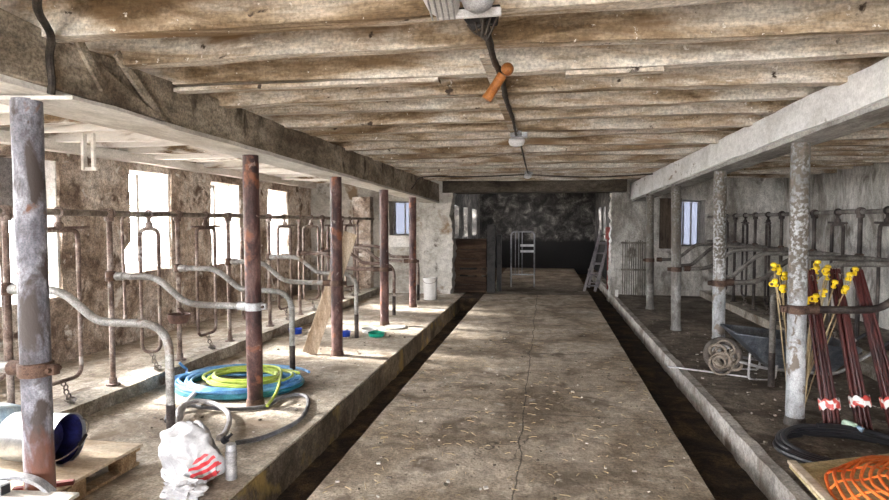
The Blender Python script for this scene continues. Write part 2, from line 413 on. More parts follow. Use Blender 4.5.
M['blue_hose'] = grime('blue_hose', [(0.3, (0.06, 0.20, 0.44)), (0.6, (0.15, 0.36, 0.62))], 6, fine=0.15, rough=0.4, bump=0)
M['teal_hose'] = grime('teal_hose', [(0.3, (0.02, 0.15, 0.22)), (0.6, (0.05, 0.26, 0.34))], 6, fine=0.15, rough=0.4, bump=0)
M['green_hose'] = grime('lime_green_hose', [(0.3, (0.30, 0.42, 0.05)), (0.6, (0.48, 0.60, 0.12))], 6, fine=0.15, rough=0.4, bump=0)
M['black_hose'] = grime('black_rubber', [(0.3, (0.008, 0.008, 0.01)), (0.6, (0.02, 0.02, 0.024))], 6, fine=0.2, rough=0.38, bump=0, spec=0.5)
M['grey_hose'] = grime('dusty_grey_hose', [(0.3, (0.09, 0.09, 0.10)), (0.6, (0.17, 0.17, 0.18))], 6, fine=0.2, rough=0.5, bump=0)
M['pale_hose'] = grime('pale_grey_hose', [(0.3, (0.34, 0.33, 0.34)), (0.6, (0.52, 0.51, 0.52))], 6, fine=0.2, rough=0.45, bump=0)
M['blue_dish'] = grime('blue_plastic', [(0.3, (0.01, 0.05, 0.45)), (0.6, (0.03, 0.10, 0.62))], 6, fine=0.1, rough=0.35, bump=0)
M['navy'] = grime('dark_blue_plastic', [(0.3, (0.008, 0.008, 0.04)), (0.6, (0.025, 0.03, 0.16))], 9, fine=0.2, rough=0.3, bump=0.3)
M['green_dish'] = grime('green_plastic', [(0.3, (0.0, 0.22, 0.15)), (0.6, (0.02, 0.32, 0.22))], 6, fine=0.1, rough=0.35, bump=0)
M['brown_enamel'] = grime('rusty_drinker', [(0.3, (0.07, 0.035, 0.028)), (0.6, (0.14, 0.075, 0.055))], 6, fine=0.3, rough=0.55)
M['can'] = grime('dull_can', [(0.3, (0.20, 0.195, 0.195)), (0.6, (0.36, 0.35, 0.35))], 10, stretch=(1, 1, 3), fine=0.25, rough=0.4, metal=0.3, spots=[((0.20, 0.19, 0.20), 22, 0.58, 0.05, (1, 1, 0.6))])
M['maroon'] = grime('maroon_stake', [(0.3, (0.030, 0.009, 0.009)), (0.6, (0.085, 0.021, 0.019))], 8, stretch=(1, 1, 0.4), fine=0.25, rough=0.45, bump=0.1)
M['yellow'] = grime('yellow_plastic', [(0.3, (0.72, 0.48, 0.01)), (0.6, (0.86, 0.62, 0.03))], 8, fine=0.12, rough=0.4, bump=0)
M['cane'] = grime('thin_cane', [(0.3, (0.26, 0.19, 0.10)), (0.6, (0.46, 0.36, 0.22))], 8, stretch=(1, 1, 0.5), fine=0.25)
M['tape'] = grime('red_white_tape', [(0.3, (0.50, 0.06, 0.05)), (0.48, (0.55, 0.10, 0.08)), (0.54, (0.78, 0.74, 0.72)), (0.7, (0.8, 0.78, 0.76))], 16, detail=1, fine=0.1, rough=0.4, bump=0)
M['orange'] = grime('orange_net', [(0.3, (0.75, 0.13, 0.02)), (0.6, (0.92, 0.24, 0.05))], 5, fine=0.15, rough=0.45, bump=0)
M['yellow_board'] = grime('yellowed_board', [(0.3, (0.46, 0.36, 0.17)), (0.5, (0.62, 0.51, 0.28)), (0.7, (0.70, 0.60, 0.37))], 3, fine=0.25, bump=0.3)
M['barrow'] = grime('blue_grey_sheet_steel', [(0.3, (0.075, 0.085, 0.10)), (0.5, (0.15, 0.165, 0.19)), (0.7, (0.24, 0.26, 0.28))], 3, fine=0.25, rough=0.4, metal=0.5, bump=0.1)
M['barrow_frame'] = grime('grey_barrow_tube', [(0.3, (0.28, 0.27, 0.26)), (0.6, (0.45, 0.44, 0.43))], 6, fine=0.25, rough=0.5, metal=0.3)
M['rubber'] = grime('dusty_tyre', [(0.3, (0.055, 0.047, 0.04)), (0.6, (0.13, 0.11, 0.095))], 8, fine=0.3, rough=0.8)
M['rope'] = grime('dirty_rope', [(0.3, (0.15, 0.12, 0.09)), (0.6, (0.32, 0.27, 0.22))], 14, fine=0.35)
M['dark_wood'] = grime('dark_brown_boards', [(0.3, (0.028, 0.016, 0.010)), (0.5, (0.062, 0.036, 0.022)), (0.7, (0.11, 0.068, 0.042))], 2.5, stretch=(0.5, 1, 3), fine=0.3)
M['black_iron'] = grime('black_iron', [(0.3, (0.012, 0.011, 0.011)), (0.6, (0.035, 0.032, 0.03))], 5, fine=0.3, rough=0.5, metal=0.3)
M['grey_gate'] = grime('grey_gate_steel', [(0.3, (0.16, 0.16, 0.17)), (0.6, (0.33, 0.33, 0.35))], 5, fine=0.25, rough=0.4, metal=0.5)
M['ladder'] = grime('grey_ladder', [(0.3, (0.13, 0.12, 0.13)), (0.6, (0.26, 0.24, 0.25))], 5, fine=0.3, rough=0.5)
M['red_paint'] = grime('faded_red_paint', [(0.3, (0.20, 0.05, 0.045)), (0.6, (0.34, 0.09, 0.08))], 5, fine=0.25)
M['hurdle'] = grime('grey_rods', [(0.3, (0.12, 0.105, 0.09)), (0.6, (0.26, 0.235, 0.20))], 5, fine=0.3)
M['lamp_white'] = grime('dusty_white_enamel', [(0.3, (0.62, 0.62, 0.63)), (0.6, (0.78, 0.78, 0.79))], 7, fine=0.15, rough=0.4, bump=0.1)
M['lamp_grey'] = grime('grey_lamp_metal', [(0.3, (0.30, 0.31, 0.33)), (0.6, (0.48, 0.49, 0.51))], 9, fine=0.25, rough=0.4, metal=0.4)
M['black_cloth'] = grime('black_cloth', [(0.3, (0.012, 0.011, 0.012)), (0.6, (0.03, 0.028, 0.028))], 9, fine=0.3, rough=0.8)
M['cable'] = grime('dusty_black_cable', [(0.3, (0.018, 0.014, 0.011)), (0.6, (0.065, 0.052, 0.042))], 9, fine=0.35, rough=0.6)
M['amber'] = grime('orange_brown_varnish', [(0.3, (0.22, 0.07, 0.015)), (0.6, (0.40, 0.15, 0.035))], 8, fine=0.25, rough=0.35)
M['straw'] = grime('straw', [(0.3, (0.30, 0.22, 0.10)), (0.6, (0.52, 0.41, 0.22))], 8, fine=0.3)
M['hay'] = grime('yellow_hay', [(0.3, (0.34, 0.23, 0.05)), (0.6, (0.50, 0.36, 0.10))], 8, fine=0.3)
M['crumbs'] = grime('pale_plaster_crumbs', [(0.3, (0.35, 0.32, 0.28)), (0.6, (0.62, 0.59, 0.54))], 8, fine=0.3)
M['sash'] = grime('grey_window_bars', [(0.3, (0.22, 0.21, 0.20)), (0.6, (0.42, 0.41, 0.40))], 6, fine=0.25)
M['dark_board'] = grime('grey_window_board', [(0.3, (0.13, 0.12, 0.12)), (0.6, (0.24, 0.23, 0.23))], 3, fine=0.35)
M['brown_panel'] = grime('dark_brown_panel', [(0.3, (0.05, 0.036, 0.026)), (0.6, (0.11, 0.082, 0.06))], 3, stretch=(3, 1, 0.5), fine=0.3)
M['red_board'] = grime('red_edge', [(0.3, (0.08, 0.018, 0.018)), (0.6, (0.15, 0.035, 0.03))], 5, fine=0.25)

def bag_stripes(N, L, src, col, n1):
    # wavy red print on the lower front corner of the bag
    sx = N.new('ShaderNodeSeparateXYZ'); L.new(src, sx.inputs[0])
    w = N.new('ShaderNodeTexWave'); w.wave_type = 'BANDS'; w.bands_direction = 'DIAGONAL'
    w.inputs['Scale'].default_value = 11; w.inputs['Distortion'].default_value = 3.5; w.inputs['Detail'].default_value = 1.0; w.inputs['Detail Scale'].default_value = 1.5
    mp = N.new('ShaderNodeMapping'); mp.inputs['Scale'].default_value = (-1, 0.4, 1.2); L.new(src, mp.inputs['Vector']); L.new(mp.outputs['Vector'], w.inputs['Vector'])
    a = math_(N, L, 'GREATER_THAN', w.outputs['Fac'], 0.45)
    d = math_(N, L, 'ADD', math_(N, L, 'POWER', math_(N, L, 'DIVIDE', math_(N, L, 'SUBTRACT', sx.outputs['X'], 0.115), 0.055), 2),
              math_(N, L, 'POWER', math_(N, L, 'DIVIDE', math_(N, L, 'SUBTRACT', sx.outputs['Z'], 0.10), 0.095), 2))
    b = math_(N, L, 'LESS_THAN', d, 1.0)
    c = math_(N, L, 'LESS_THAN', sx.outputs['Y'], 0.03)
    f = math_(N, L, 'MULTIPLY', math_(N, L, 'MULTIPLY', a, b), c)
    return mixer(N, L, f, col, (0.62, 0.05, 0.06))
M['bag'] = grime('thin_white_plastic', [(0.3, (0.36, 0.36, 0.375)), (0.6, (0.50, 0.50, 0.515))], 6, fine=0.1, rough=0.35, bump=0.15, extra=bag_stripes, worldpos=False)

def glass_mat():
    m = bpy.data.materials.new('dusty_pane'); m.use_nodes = True
    nt = m.node_tree; N = nt.nodes; L = nt.links
    bs = N['Principled BSDF']; out = N['Material Output']
    bs.inputs['Base Color'].default_value = (0.55, 0.62, 0.72, 1); bs.inputs['Roughness'].default_value = 0.25
    tr = N.new('ShaderNodeBsdfTransparent'); tr.inputs['Color'].default_value = (0.115, 0.120, 0.135, 1)
    mx = N.new('ShaderNodeMixShader'); mx.inputs[0].default_value = 0.25
    L.new(tr.outputs[0], mx.inputs[1]); L.new(bs.outputs[0], mx.inputs[2]); L.new(mx.outputs[0], out.inputs['Surface'])
    return m
M['glass'] = glass_mat()

def struct(o, label=None):
    o['kind'] = 'structure'
    if label: o['label'] = label
    return o

# ------------------------------------------------------------------ the setting
YB, YF, YE = -4.0, 12.8, 20.7          # wall behind the camera, wall with the opening, end wall
XL, XR = -5.2, 4.8
GL0, GL1 = -1.75, -1.31                # left gutter
GR0, GR1 = 0.945, 1.41                 # right gutter
CLX, CRX = -3.60, 3.20                 # fronts of the manger kerbs

def slab_top(amp):
    return amp
b = MB(); b.rbox(GL1, GR0, YB, 13.0, -0.5, 0.0, 0.16, 0.006, 2.5)
struct(b.build('floor', M['slab']))
b = MB(); b.rbox(CLX - 0.1, GL0, YB, YF + 0.3, -0.5, 0.0, 0.16, 0.008, 2.5); b.rbox(XL - 0.4, CLX - 0.3, YB, YF + 0.3, -0.5, 0.03, 0.2, 0.01, 2.5)
struct(b.build('floor_left', M['stall_floor']))
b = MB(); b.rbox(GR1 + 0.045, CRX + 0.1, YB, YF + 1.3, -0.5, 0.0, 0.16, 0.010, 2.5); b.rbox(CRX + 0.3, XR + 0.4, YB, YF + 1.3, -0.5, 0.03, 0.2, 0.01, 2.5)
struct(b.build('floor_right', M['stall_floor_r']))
b = MB(); b.rbox(GL0 - 0.02, GL1 + 0.02, YB, 12.3, -0.6, -0.27, 0.10, 0.02, 4); b.rbox(GR0 - 0.02, GR1 + 0.02, YB, 20.7, -0.6, -0.19, 0.10, 0.02, 4)
b.rbox(GL0 - 0.02, GL1 + 0.02, 12.2, 20.7, -0.6, -0.005, 0.2, 0.005, 4)
struct(b.build('floor_gutters', M['manure']))
b = MB(); b.rbox(GL0 - 0.02, GL0 + 0.012, YB, 12.3, -0.5, -0.015, 0.12, 0.008, 4)
struct(b.build('trim_1', M['gutter_wall']))
b = MB(); b.rbox(GR1 - 0.02, GR1 + 0.06, YB, 20.0, -0.5, 0.008, 0.10, 0.010, 4)
struct(b.build('trim_2', M['curb_r']))
# manger kerbs
b = MB(); b.rbox(CLX - 0.33, CLX, YB, YF, -0.2, 0.12, 0.11, 0.010, 3)
struct(b.build('trim_3', M['curb']))
b = MB(); b.rbox(CRX, CRX + 0.33, YB, YF + 0.9, -0.2, 0.12, 0.11, 0.010, 3)
struct(b.build('trim_4', M['curb']))

# left wall: sill wall, piers with splayed sides, lintel wall
WINS = [(-3.0, -2.05, 0.85, 2.25), (-1.05, -0.1, 0.85, 2.25), (0.9, 1.85, 0.85, 2.25), (2.85, 3.77, 0.80, 2.25), (4.80, 5.74, 0.74, 2.25), (6.86, 7.70, 0.90, 2.31), (8.72, 9.66, 0.88, 2.19), (10.68, 11.58, 0.92, 2.17)]
TH = 0.5
b = MB()
b.rbox(XL - TH, XL, YB, YF + 0.4, -0.3, 0.73, 0.13, 0.022, 2.6)
b.rbox(XL - TH, XL, YB, YF + 0.4, 2.22, 2.75, 0.13, 0.018, 2.6)
edges = [YB] + [e for w in WINS for e in (w[0], w[1])] + [YF + 0.4]
for i in range(0, len(edges), 2):
    y0, y1 = edges[i], edges[i + 1]
    def wp(p, y0=y0, y1=y1):
        p = p.copy()
        t = (p.x - (XL - TH)) / TH               # 0 outside, 1 inside: the openings widen inwards
        s = (1 - t) * 0.10
        c = (y0 + y1) / 2
        if p.y < c and y0 > YB: p.y -= s * (c - p.y) / (c - y0)
        if p.y > c and y1 < YF: p.y += s * (p.y - c) / (y1 - c)
        if abs(y1 - 6.86) < 0.01 and p.z < 1.22 and p.y > c: p.y -= 0.13 * (p.y - c) / (y1 - c)
        return p
    b.rbox(XL - TH, XL, y0, y1, 0.65, 2.3, 0.11, 0.024, 2.6, wp)
for (y0, y1, z0, z1) in WINS:
    def ws(p, z0=z0):
        p = p.copy()
        if p.z > z0 - 0.06: p.z -= 0.10 * (p.x - (XL - TH)) / TH - 0.10
        return p
    b.rbox(XL - TH, XL - 0.01, y0 - 0.12, y1 + 0.12, 0.6, z0, 0.10, 0.014, 2.6, ws)
    b.rbox(XL - TH, XL, y0 - 0.12, y1 + 0.12, z1, 2.35, 0.11, 0.014, 2.6)
struct(b.build('wall_left', M['wall_l']))
# whitewashed far cheeks of the window openings
b = MB()
for (y0, y1, z0, z1) in WINS:
    b.poly([(XL - TH, y1 - 0.115, z0 + 0.0), (XL - 0.03, y1 - 0.022, z0 - 0.08), (XL - 0.03, y1 - 0.022, z1), (XL - TH, y1 - 0.115, z1)], 0.03, (0, 1, 0))
struct(b.build('trim_5', M['reveal'], smooth=False))
for i, (y0, y1, z0, z1) in enumerate(WINS[1:]):
    f = MB(); X = XL - TH + 0.04
    a0, a1 = y0 + 0.04, y1 - 0.12
    for (p, q) in (((X, a0, z0), (X, a0, z1)), ((X, a1, z0), (X, a1, z1)), ((X, a0, z1 - .03), (X, a1, z1 - .03)), ((X, a0, z0 + .03), (X, a1, z0 + .03)), ((X, (a0 + a1) / 2, z0), (X, (a0 + a1) / 2, z1))):
        f.bar(p, q, 0.05, 0.05, (1, 0, 0))
    struct(f.build('window_%d' % (i + 1), M['sash'], smooth=False))
# white wall plate along the top of the left wall
b = MB(); b.rbox(XL - 0.02, XL + 0.13, YB, YF, 2.31, 2.42, 0.2, 0.008, 3)
struct(b.build('trim_6', M['whiteboard']))

b = MB(); b.rbox(XR, XR + 0.4, YB, YF + 1.3, -0.3, 2.75, 0.14, 0.02, 2.4)
struct(b.build('wall_right', M['wall_r']))

# wall with the opening to the dark end room (X -2.0 .. 1.38), a window in each half
OL, OR, OT = -2.0, 1.38, 2.19
def ragged(p):
    p = p.copy()
    if abs(p.x - OL) < 0.005 or abs(p.x - OR) < 0.005:
        p.x += 0.05 * noise.noise(Vector((p.x * 3, 1.3, p.z * 3.1))) + 0.022 * noise.noise(Vector((p.x * 3, 5.3, p.z * 7.3))) + 0.04 * noise.noise(Vector((p.y * 9, 2.3, p.z * 17)))
    return p
b = MB()
WL = (-3.40, -2.86, 1.27, 2.02)     # small window left of the opening
b.rbox(XL - 0.3, WL[0], YF, YF + 0.5, -0.3, 2.75, 0.11, 0.02, 2.6)
b.rbox(WL[1], OL, YF, YF + 0.5, -0.3, 2.75, 0.055, 0.02, 2.6, ragged)
b.rbox(WL[0] - .05, WL[1] + .05, YF, YF + 0.5, -0.3, WL[2], 0.11, 0.015, 2.6)
b.rbox(WL[0] - .05, WL[1] + .05, YF, YF + 0.5, WL[3], 2.75, 0.11, 0.015, 2.6)
struct(b.build('wall_far_left', M['wall_far']))
b = MB()
WR = (2.42, 3.28, 1.05, 2.02)
YR = 13.3
b.rbox(OR, WR[0], YR, YR + 0.5, -0.3, 2.75, 0.055, 0.02, 2.6, ragged)
b.rbox(WR[1], XR + 0.3, YR, YR + 0.5, -0.3, 2.75, 0.11, 0.02, 2.6)
b.rbox(WR[0] - .05, WR[1] + .05, YR, YR + 0.5, -0.3, WR[2], 0.11, 0.015, 2.6)
b.rbox(WR[0] - .05, WR[1] + .05, YR, YR + 0.5, WR[3], 2.75, 0.11, 0.015, 2.6)
struct(b.build('wall_far_right', M['wall_r']))
b = MB(); b.rbox(OL - 0.2, OR + 0.25, YF - 0.05, YF + 0.6, OT, 2.45, 0.2, 0.015, 3); b.rbox(OL - 0.2, OR + 0.2, YF + 0.1, YR + 0.5, 2.4, 2.75, 0.3, 0.01, 3)
struct(b.build('trim_7', M['lintel']))
# small windows: frames and panes
def small_window(n, x0, x1, z0, z1, y, bars, split=0):
    f = MB()
    for (p, q) in (((x0, y, z0), (x0, y, z1)), ((x1, y, z0), (x1, y, z1)), ((x0, y, z0), (x1, y, z0)), ((x0, y, z1), (x1, y, z1))):
        f.bar(p, q, 0.06, 0.05, (0, 1, 0))
    for k in range(1, bars + 1):
        x = x0 + (x1 - x0) * k / (bars + 1)
        f.bar((x, y, z0), (x, y, z1), 0.028, 0.04, (0, 1, 0))
    o = struct(f.build('window_%d' % n, M['sash'], smooth=False))
    g = MB(); g.box(x0, x1, y + 0.005, y + 0.011, z0, z1)
    gl = g.build('pane', M['glass'], o, smooth=False)
    return o
small_window(8, WL[0] + 0.02, WL[1] - 0.02, WL[2], WL[3], YF + 0.42, 1)
small_window(9, WR[0] + 0.03, WR[1] - 0.03, WR[2], WR[3], YR + 0.4, 4)

# the end room behind the opening
EL, ER = -2.25, 1.62
b = MB()
EW = (14.8, 19.6, 1.15, 1.98)
b.rbox(EL - 0.45, EL, YF + 0.4, YE + 0.4, -0.3, EW[2], 0.18, 0.025, 2.6)
b.rbox(EL - 0.45, EL, YF + 0.4, YE + 0.4, EW[3], 2.75, 0.18, 0.025, 2.6)
for (y0, y1) in ((YF + 0.4, EW[0]), (15.6, 16.5), (17.3, 18.5), (EW[1], YE + 0.4)):
    b.rbox(EL - 0.45, EL, y0, y1, EW[2] - .05, EW[3] + .05, 0.18, 0.025, 2.6)
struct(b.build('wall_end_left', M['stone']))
b = MB()
FW = (17.0, 19.2, 1.05, 2.0)
b.rbox(ER, ER + 0.45, YR + 0.4, YE + 0.4, -0.3, FW[2], 0.18, 0.025, 2.6)
b.rbox(ER, ER + 0.45, YR + 0.4, YE + 0.4, FW[3], 2.75, 0.18, 0.025, 2.6)
for (y0, y1) in ((YR + 0.4, FW[0]), (17.6, 18.5), (FW[1], YE + 0.4)):
    b.rbox(ER, ER + 0.45, y0, y1, FW[2] - .05, FW[3] + .05, 0.18, 0.025, 2.6)
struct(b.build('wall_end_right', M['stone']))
b = MB(); b.rbox(EL - 0.4, ER + 0.4, YE, YE + 0.4, -0.3, 2.75, 0.13, 0.05, 3.0)
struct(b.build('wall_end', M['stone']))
b = MB(); b.rbox(GL1, GR0, 13.0, YE + 0.2, -0.5, -0.003, 0.2, 0.006, 2.5); b.box(EL - 0.5, GL0, YF + 0.2, YE + 0.3, -0.4, -0.004); b.box(GR1, ER + 0.5, YR, YE + 0.3, -0.4, -0.004)
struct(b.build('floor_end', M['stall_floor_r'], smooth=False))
n = 10
for (y0, y1) in ((14.8, 15.6), (16.5, 17.3), (18.5, 19.6)):
    f = MB(); X = EL - 0.2
    for k in range(4):
        y = y0 + (y1 - y0) * k / 3
        f.bar((X, y, EW[2]), (X, y, EW[3]), 0.05, 0.05, (1, 0, 0))
    f.bar((X, y0, 1.5), (X, y1, 1.5), 0.04, 0.04)
    struct(f.build('window_%d' % n, M['sash'], smooth=False)); n += 1
for (y0, y1) in ((17.0, 17.6), (18.5, 19.2)):
    f = MB(); X = ER + 0.2
    for k in range(3):
        y = y0 + (y1 - y0) * k / 2
        f.bar((X, y, FW[2]), (X, y, FW[3]), 0.05, 0.05, (1, 0, 0))
    f.bar((X, y0, 1.5), (X, y1, 1.5), 0.04, 0.04)
    struct(f.build('window_%d' % n, M['sash'], smooth=False)); n += 1

# wall behind the camera with the wide barn doorway
b = MB()
DO = (-1.4, 1.0, 2.15)
b.box(XL - 0.5, DO[0], YB - 0.4, YB, -0.3, 2.75); b.box(DO[1], XR + 0.4, YB - 0.4, YB, -0.3, 2.75); b.box(DO[0] - .1, DO[1] + .1, YB - 0.4, YB, DO[2], 2.75)
struct(b.build('wall_back', M['wall_far'], smooth=False))
# ceiling boards
b = MB(); b.box(XL - 0.6, XR + 0.5, YB - 0.4, YE + 0.5, 2.60, 2.68)
struct(b.build('ceiling', M['boards'], smooth=False))
# ground outside
b = MB(); b.box(-40, XL - TH - .02, -20, 40, -0.6, -0.25); b.box(XL - TH, XR + .4, -30, YB - .4, -0.6, -0.02)
struct(b.build('ground_outside', M['crumbs'], smooth=False))

# ------------------------------------------------------------------ ceiling joists
ORD = ['first', 'second', 'third', 'fourth', 'fifth', 'sixth', 'seventh', 'eighth', 'ninth', 'tenth', 'eleventh', 'twelfth', 'thirteenth',
       'fourteenth', 'fifteenth', 'sixteenth', 'seventeenth', 'eighteenth', 'nineteenth', 'twentieth', 'twenty-first', 'twenty-second']
JY = [2.50, 3.02, 3.50, 4.05, 4.62, 5.15, 5.70, 6.18, 6.75, 7.30, 7.85, 8.40, 8.95, 9.50, 10.05, 10.60, 11.15, 11.70, 12.25]
for i, y in enumerate(JY):
    w = 0.10 + random.uniform(-0.015, 0.02)
    zb = 2.40 + random.uniform(-0.015, 0.015)
    t = random.uniform(-0.012, 0.012)
    def jw(p, t=t, y=y):
        p = p.copy(); p.y += t * p.x * 0.5; p.z += 0.012 * math.sin(p.x * 1.3 + y * 5); return p
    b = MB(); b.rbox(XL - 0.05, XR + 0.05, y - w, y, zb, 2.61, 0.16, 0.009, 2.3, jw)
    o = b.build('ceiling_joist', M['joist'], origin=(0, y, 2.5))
    lab = ('whitewashed timber ceiling joist stained brown, %s back from the large cage lamp' % ORD[i - 1]) if 0 < i < 9 else \
          ('whitewashed timber ceiling joist carrying the large cage lamp' if i == 0 else
           'whitewashed timber ceiling joist, %s in front of the dark doorway' % (ORD[len(JY) - 1 - i] if i < len(JY) - 1 else 'first'))
    tag(o, lab, 'ceiling joist', 'joists across the barn ceiling', 'thing')
for y in (1.95, 1.40, 0.85):
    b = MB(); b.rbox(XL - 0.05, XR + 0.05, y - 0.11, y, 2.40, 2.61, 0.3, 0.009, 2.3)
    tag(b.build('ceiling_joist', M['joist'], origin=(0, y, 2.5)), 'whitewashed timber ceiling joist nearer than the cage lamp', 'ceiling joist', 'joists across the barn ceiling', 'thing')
# short planks nailed flat under two joists
for (x0, x1, y0, y1) in ((0.10, 0.62, 3.42, 3.52), (-3.9, -0.62, 3.44, 3.53)):
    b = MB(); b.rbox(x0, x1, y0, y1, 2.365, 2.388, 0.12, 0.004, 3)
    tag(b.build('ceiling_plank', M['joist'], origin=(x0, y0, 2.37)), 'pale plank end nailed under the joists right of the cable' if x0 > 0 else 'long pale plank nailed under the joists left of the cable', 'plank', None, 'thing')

# ------------------------------------------------------------------ main beams
def sag_l(p):
    p = p.copy(); p.z -= (p.y - 4.7) * 0.0167 * (1 if p.z < 2.3 else 0.25); return p
def sag_r(p):
    p = p.copy(); p.z -= (p.y - 4.9) * 0.018 * (1 if p.z < 2.3 else 0.25); return p
bl = empty('timber_beam', (-2.42, 4.7, 2.13), 'long brown weathered ceiling beam on the rusty red posts, left of the walkway', 'beam')
bl['kind'] = 'thing'
b = MB(); b.rbox(-2.545, -2.285, -1.0, YF + 0.02, 2.135, 2.41, 0.10, 0.014, 2.6, sag_l); b.build('beam_timber', M['beam_l'], bl)
b = MB(); b.rbox(-2.60, -2.275, -1.0, YF + 0.02, 2.108, 2.138, 0.14, 0.005, 3, sag_l); tag(b.build('soffit_board', M['whiteboard'], bl), 'limewashed white board under the beam')
b = MB(); b.poly([(-2.29, 2.05, 2.18), (-2.29, 3.30, 2.155), (-2.29, 2.66, 2.40), (-2.29, 2.05, 2.46)], 0.045, (1, 0, 0)); b.build('scarf_piece', M['beam_l'], bl, bevel=0.008)
for (p, q) in (((-2.235, 2.58, 2.46), (-2.235, 2.77, 2.23)), ((-2.262, 2.90, 2.45), (-2.262, 3.24, 2.19))):
    b = MB(); b.bar(p, q, 0.05, 0.022, (1, 0, 0)); b.build('nailed_strip', M['beam_l'], bl, bevel=0.004)
b = MB(); b.poly([(-2.58, 2.40, 2.118), (-2.20, 2.52, 2.128), (-2.19, 2.80, 2.130), (-2.27, 3.40, 2.132), (-2.58, 3.3, 2.115)], 0.018, (0, 0, 1)); tag(b.build('splice_board', M['whiteboard'], bl), 'white splice board at the first post')
b = MB(); b.tube(smooth_path([(-1.93, 2.05, 2.42), (-2.03, 2.16, 2.40), (-2.16, 2.36, 2.375), (-2.225, 2.42, 2.30), (-2.235, 2.44, 2.20), (-2.25, 2.45, 2.14)], 5), 0.017, 8)
tag(b.build('hanging_strap', M['cable']), 'thick dark strap looped down over the brown beam near the front', 'strap')
brm = empty('timber_beam', (1.87, 4.9, 2.15), 'white painted ceiling beam on the grey posts, right of the walkway', 'beam')
brm['kind'] = 'thing'
b = MB(); b.rbox(1.755, 1.985, -1.0, YF + 0.4, 2.185, 2.41, 0.10, 0.009, 2.6, sag_r); b.build('beam_timber', M['beam_r'], brm)
b = MB(); b.rbox(1.785, 2.04, -1.0, YF + 0.4, 2.150, 2.19, 0.14, 0.005, 3, sag_r); tag(b.build('soffit_board', M['beam_under'], brm), 'grey unpainted board under the beam')

# ------------------------------------------------------------------ iron posts
def iron_post(x, y, ztop, mat, label, tilt=(0, 0), clamps=(), r=0.066, group=None, zfoot=0.0):
    t = empty('iron_post', (x, y, zfoot), label, 'post', group)
    b = MB()
    n = 44
    pts = [(x + tilt[0] * k / n, y + tilt[1] * k / n, zfoot - 0.02 + (ztop - zfoot + 0.03) * k / n) for k in range(n + 1)]
    b.tube(pts, r, 20, rf=lambda s: 1 + 0.05 * noise.noise(Vector((s * 9, x * 3, y))) + 0.02 * noise.noise(Vector((s * 40, x, y))))
    b.build('shaft', mat, t)
    b = MB(); b.lathe([(r + 0.012, zfoot - 0.005), (r + 0.010, zfoot + 0.02), (r + 0.004, zfoot + 0.06)], 20, Matrix.Translation((x, y, 0))); b.build('foot_collar', M['post_dark'] if x > 0 else M['clamp'], t)
    for (z, cm, side) in clamps:
        f = z / ztop
        c = Vector((x + tilt[0] * f, y + tilt[1] * f, z))
        b = MB(); b.lathe([(r + 0.002, z - 0.034), (r + 0.012, z - 0.032), (r + 0.012, z + 0.032), (r + 0.002, z + 0.034)], 20, Matrix.Translation((c.x, c.y, 0)))
        b.box(c.x - side * (r + 0.01), c.x - side * (r + 0.05), c.y - 0.02, c.y + 0.02, z - 0.025, z + 0.025)
        cl = b.build('clamp', cm, t, bevel=0.004)
        h = MB(); h.tube([(c.x - side * (r + 0.03), c.y - 0.04, z), (c.x - side * (r + 0.03), c.y + 0.04, z)], 0.012, 6); h.build('bolt', M['clamp'], cl)
    return t
gl, gr = 'posts under the brown beam', 'posts under the white beam'
iron_post(-2.42, 2.50, 2.12, M['post_blue'], 'thick post with peeling blue-grey paint and rusty foot beside the pallet', (-0.01, 0), [(0.845, M['clamp'], -1)], group=gl)
iron_post(-2.42, 4.69, 2.115, M['post_rust'], 'dark red post standing in the blue and green hose coil', (-0.012, 0), [(0.845, M['clamp_grey'], -1)], group=gl)
iron_post(-2.40, 6.66, 2.085, M['post_rust'], 'dark red post in front of the leaning plank', (0, 0), [(0.845, M['clamp'], -1)], group=gl)
iron_post(-2.40, 8.75, 2.05, M['post_rust'], 'dark red post beyond the green dish, white dish at its foot', (0, 0), [(0.845, M['clamp'], -1)], group=gl)
iron_post(-2.40, 10.71, 2.015, M['post_rust'], 'thin-looking dark red post nearest the tall white bucket', (0, 0), [(0.845, M['clamp'], -1)], group=gl)
iron_post(1.90, 4.94, 2.16, M['post_grey'], 'thick flaking grey post beside the maroon stakes', (-0.01, 0), [(0.89, M['clamp'], 1)], group=gr)
iron_post(1.90, 7.02, 2.12, M['post_grey'], 'pale blue-grey post with crusted top behind the wheelbarrow wheel', (-0.02, 0), [(0.88, M['clamp'], 1)], group=gr)
iron_post(1.86, 9.03, 2.09, M['post_dark'], 'dirty grey post beyond the wheelbarrow, second from the far wall', (-0.03, 0), [(0.88, M['clamp'], 1)], group=gr)
iron_post(1.85, 11.17, 2.05, M['post_dark'], 'dark thin post nearest the far wall hurdle', (-0.03, 0), [(0.88, M['clamp'], 1)], group=gr)

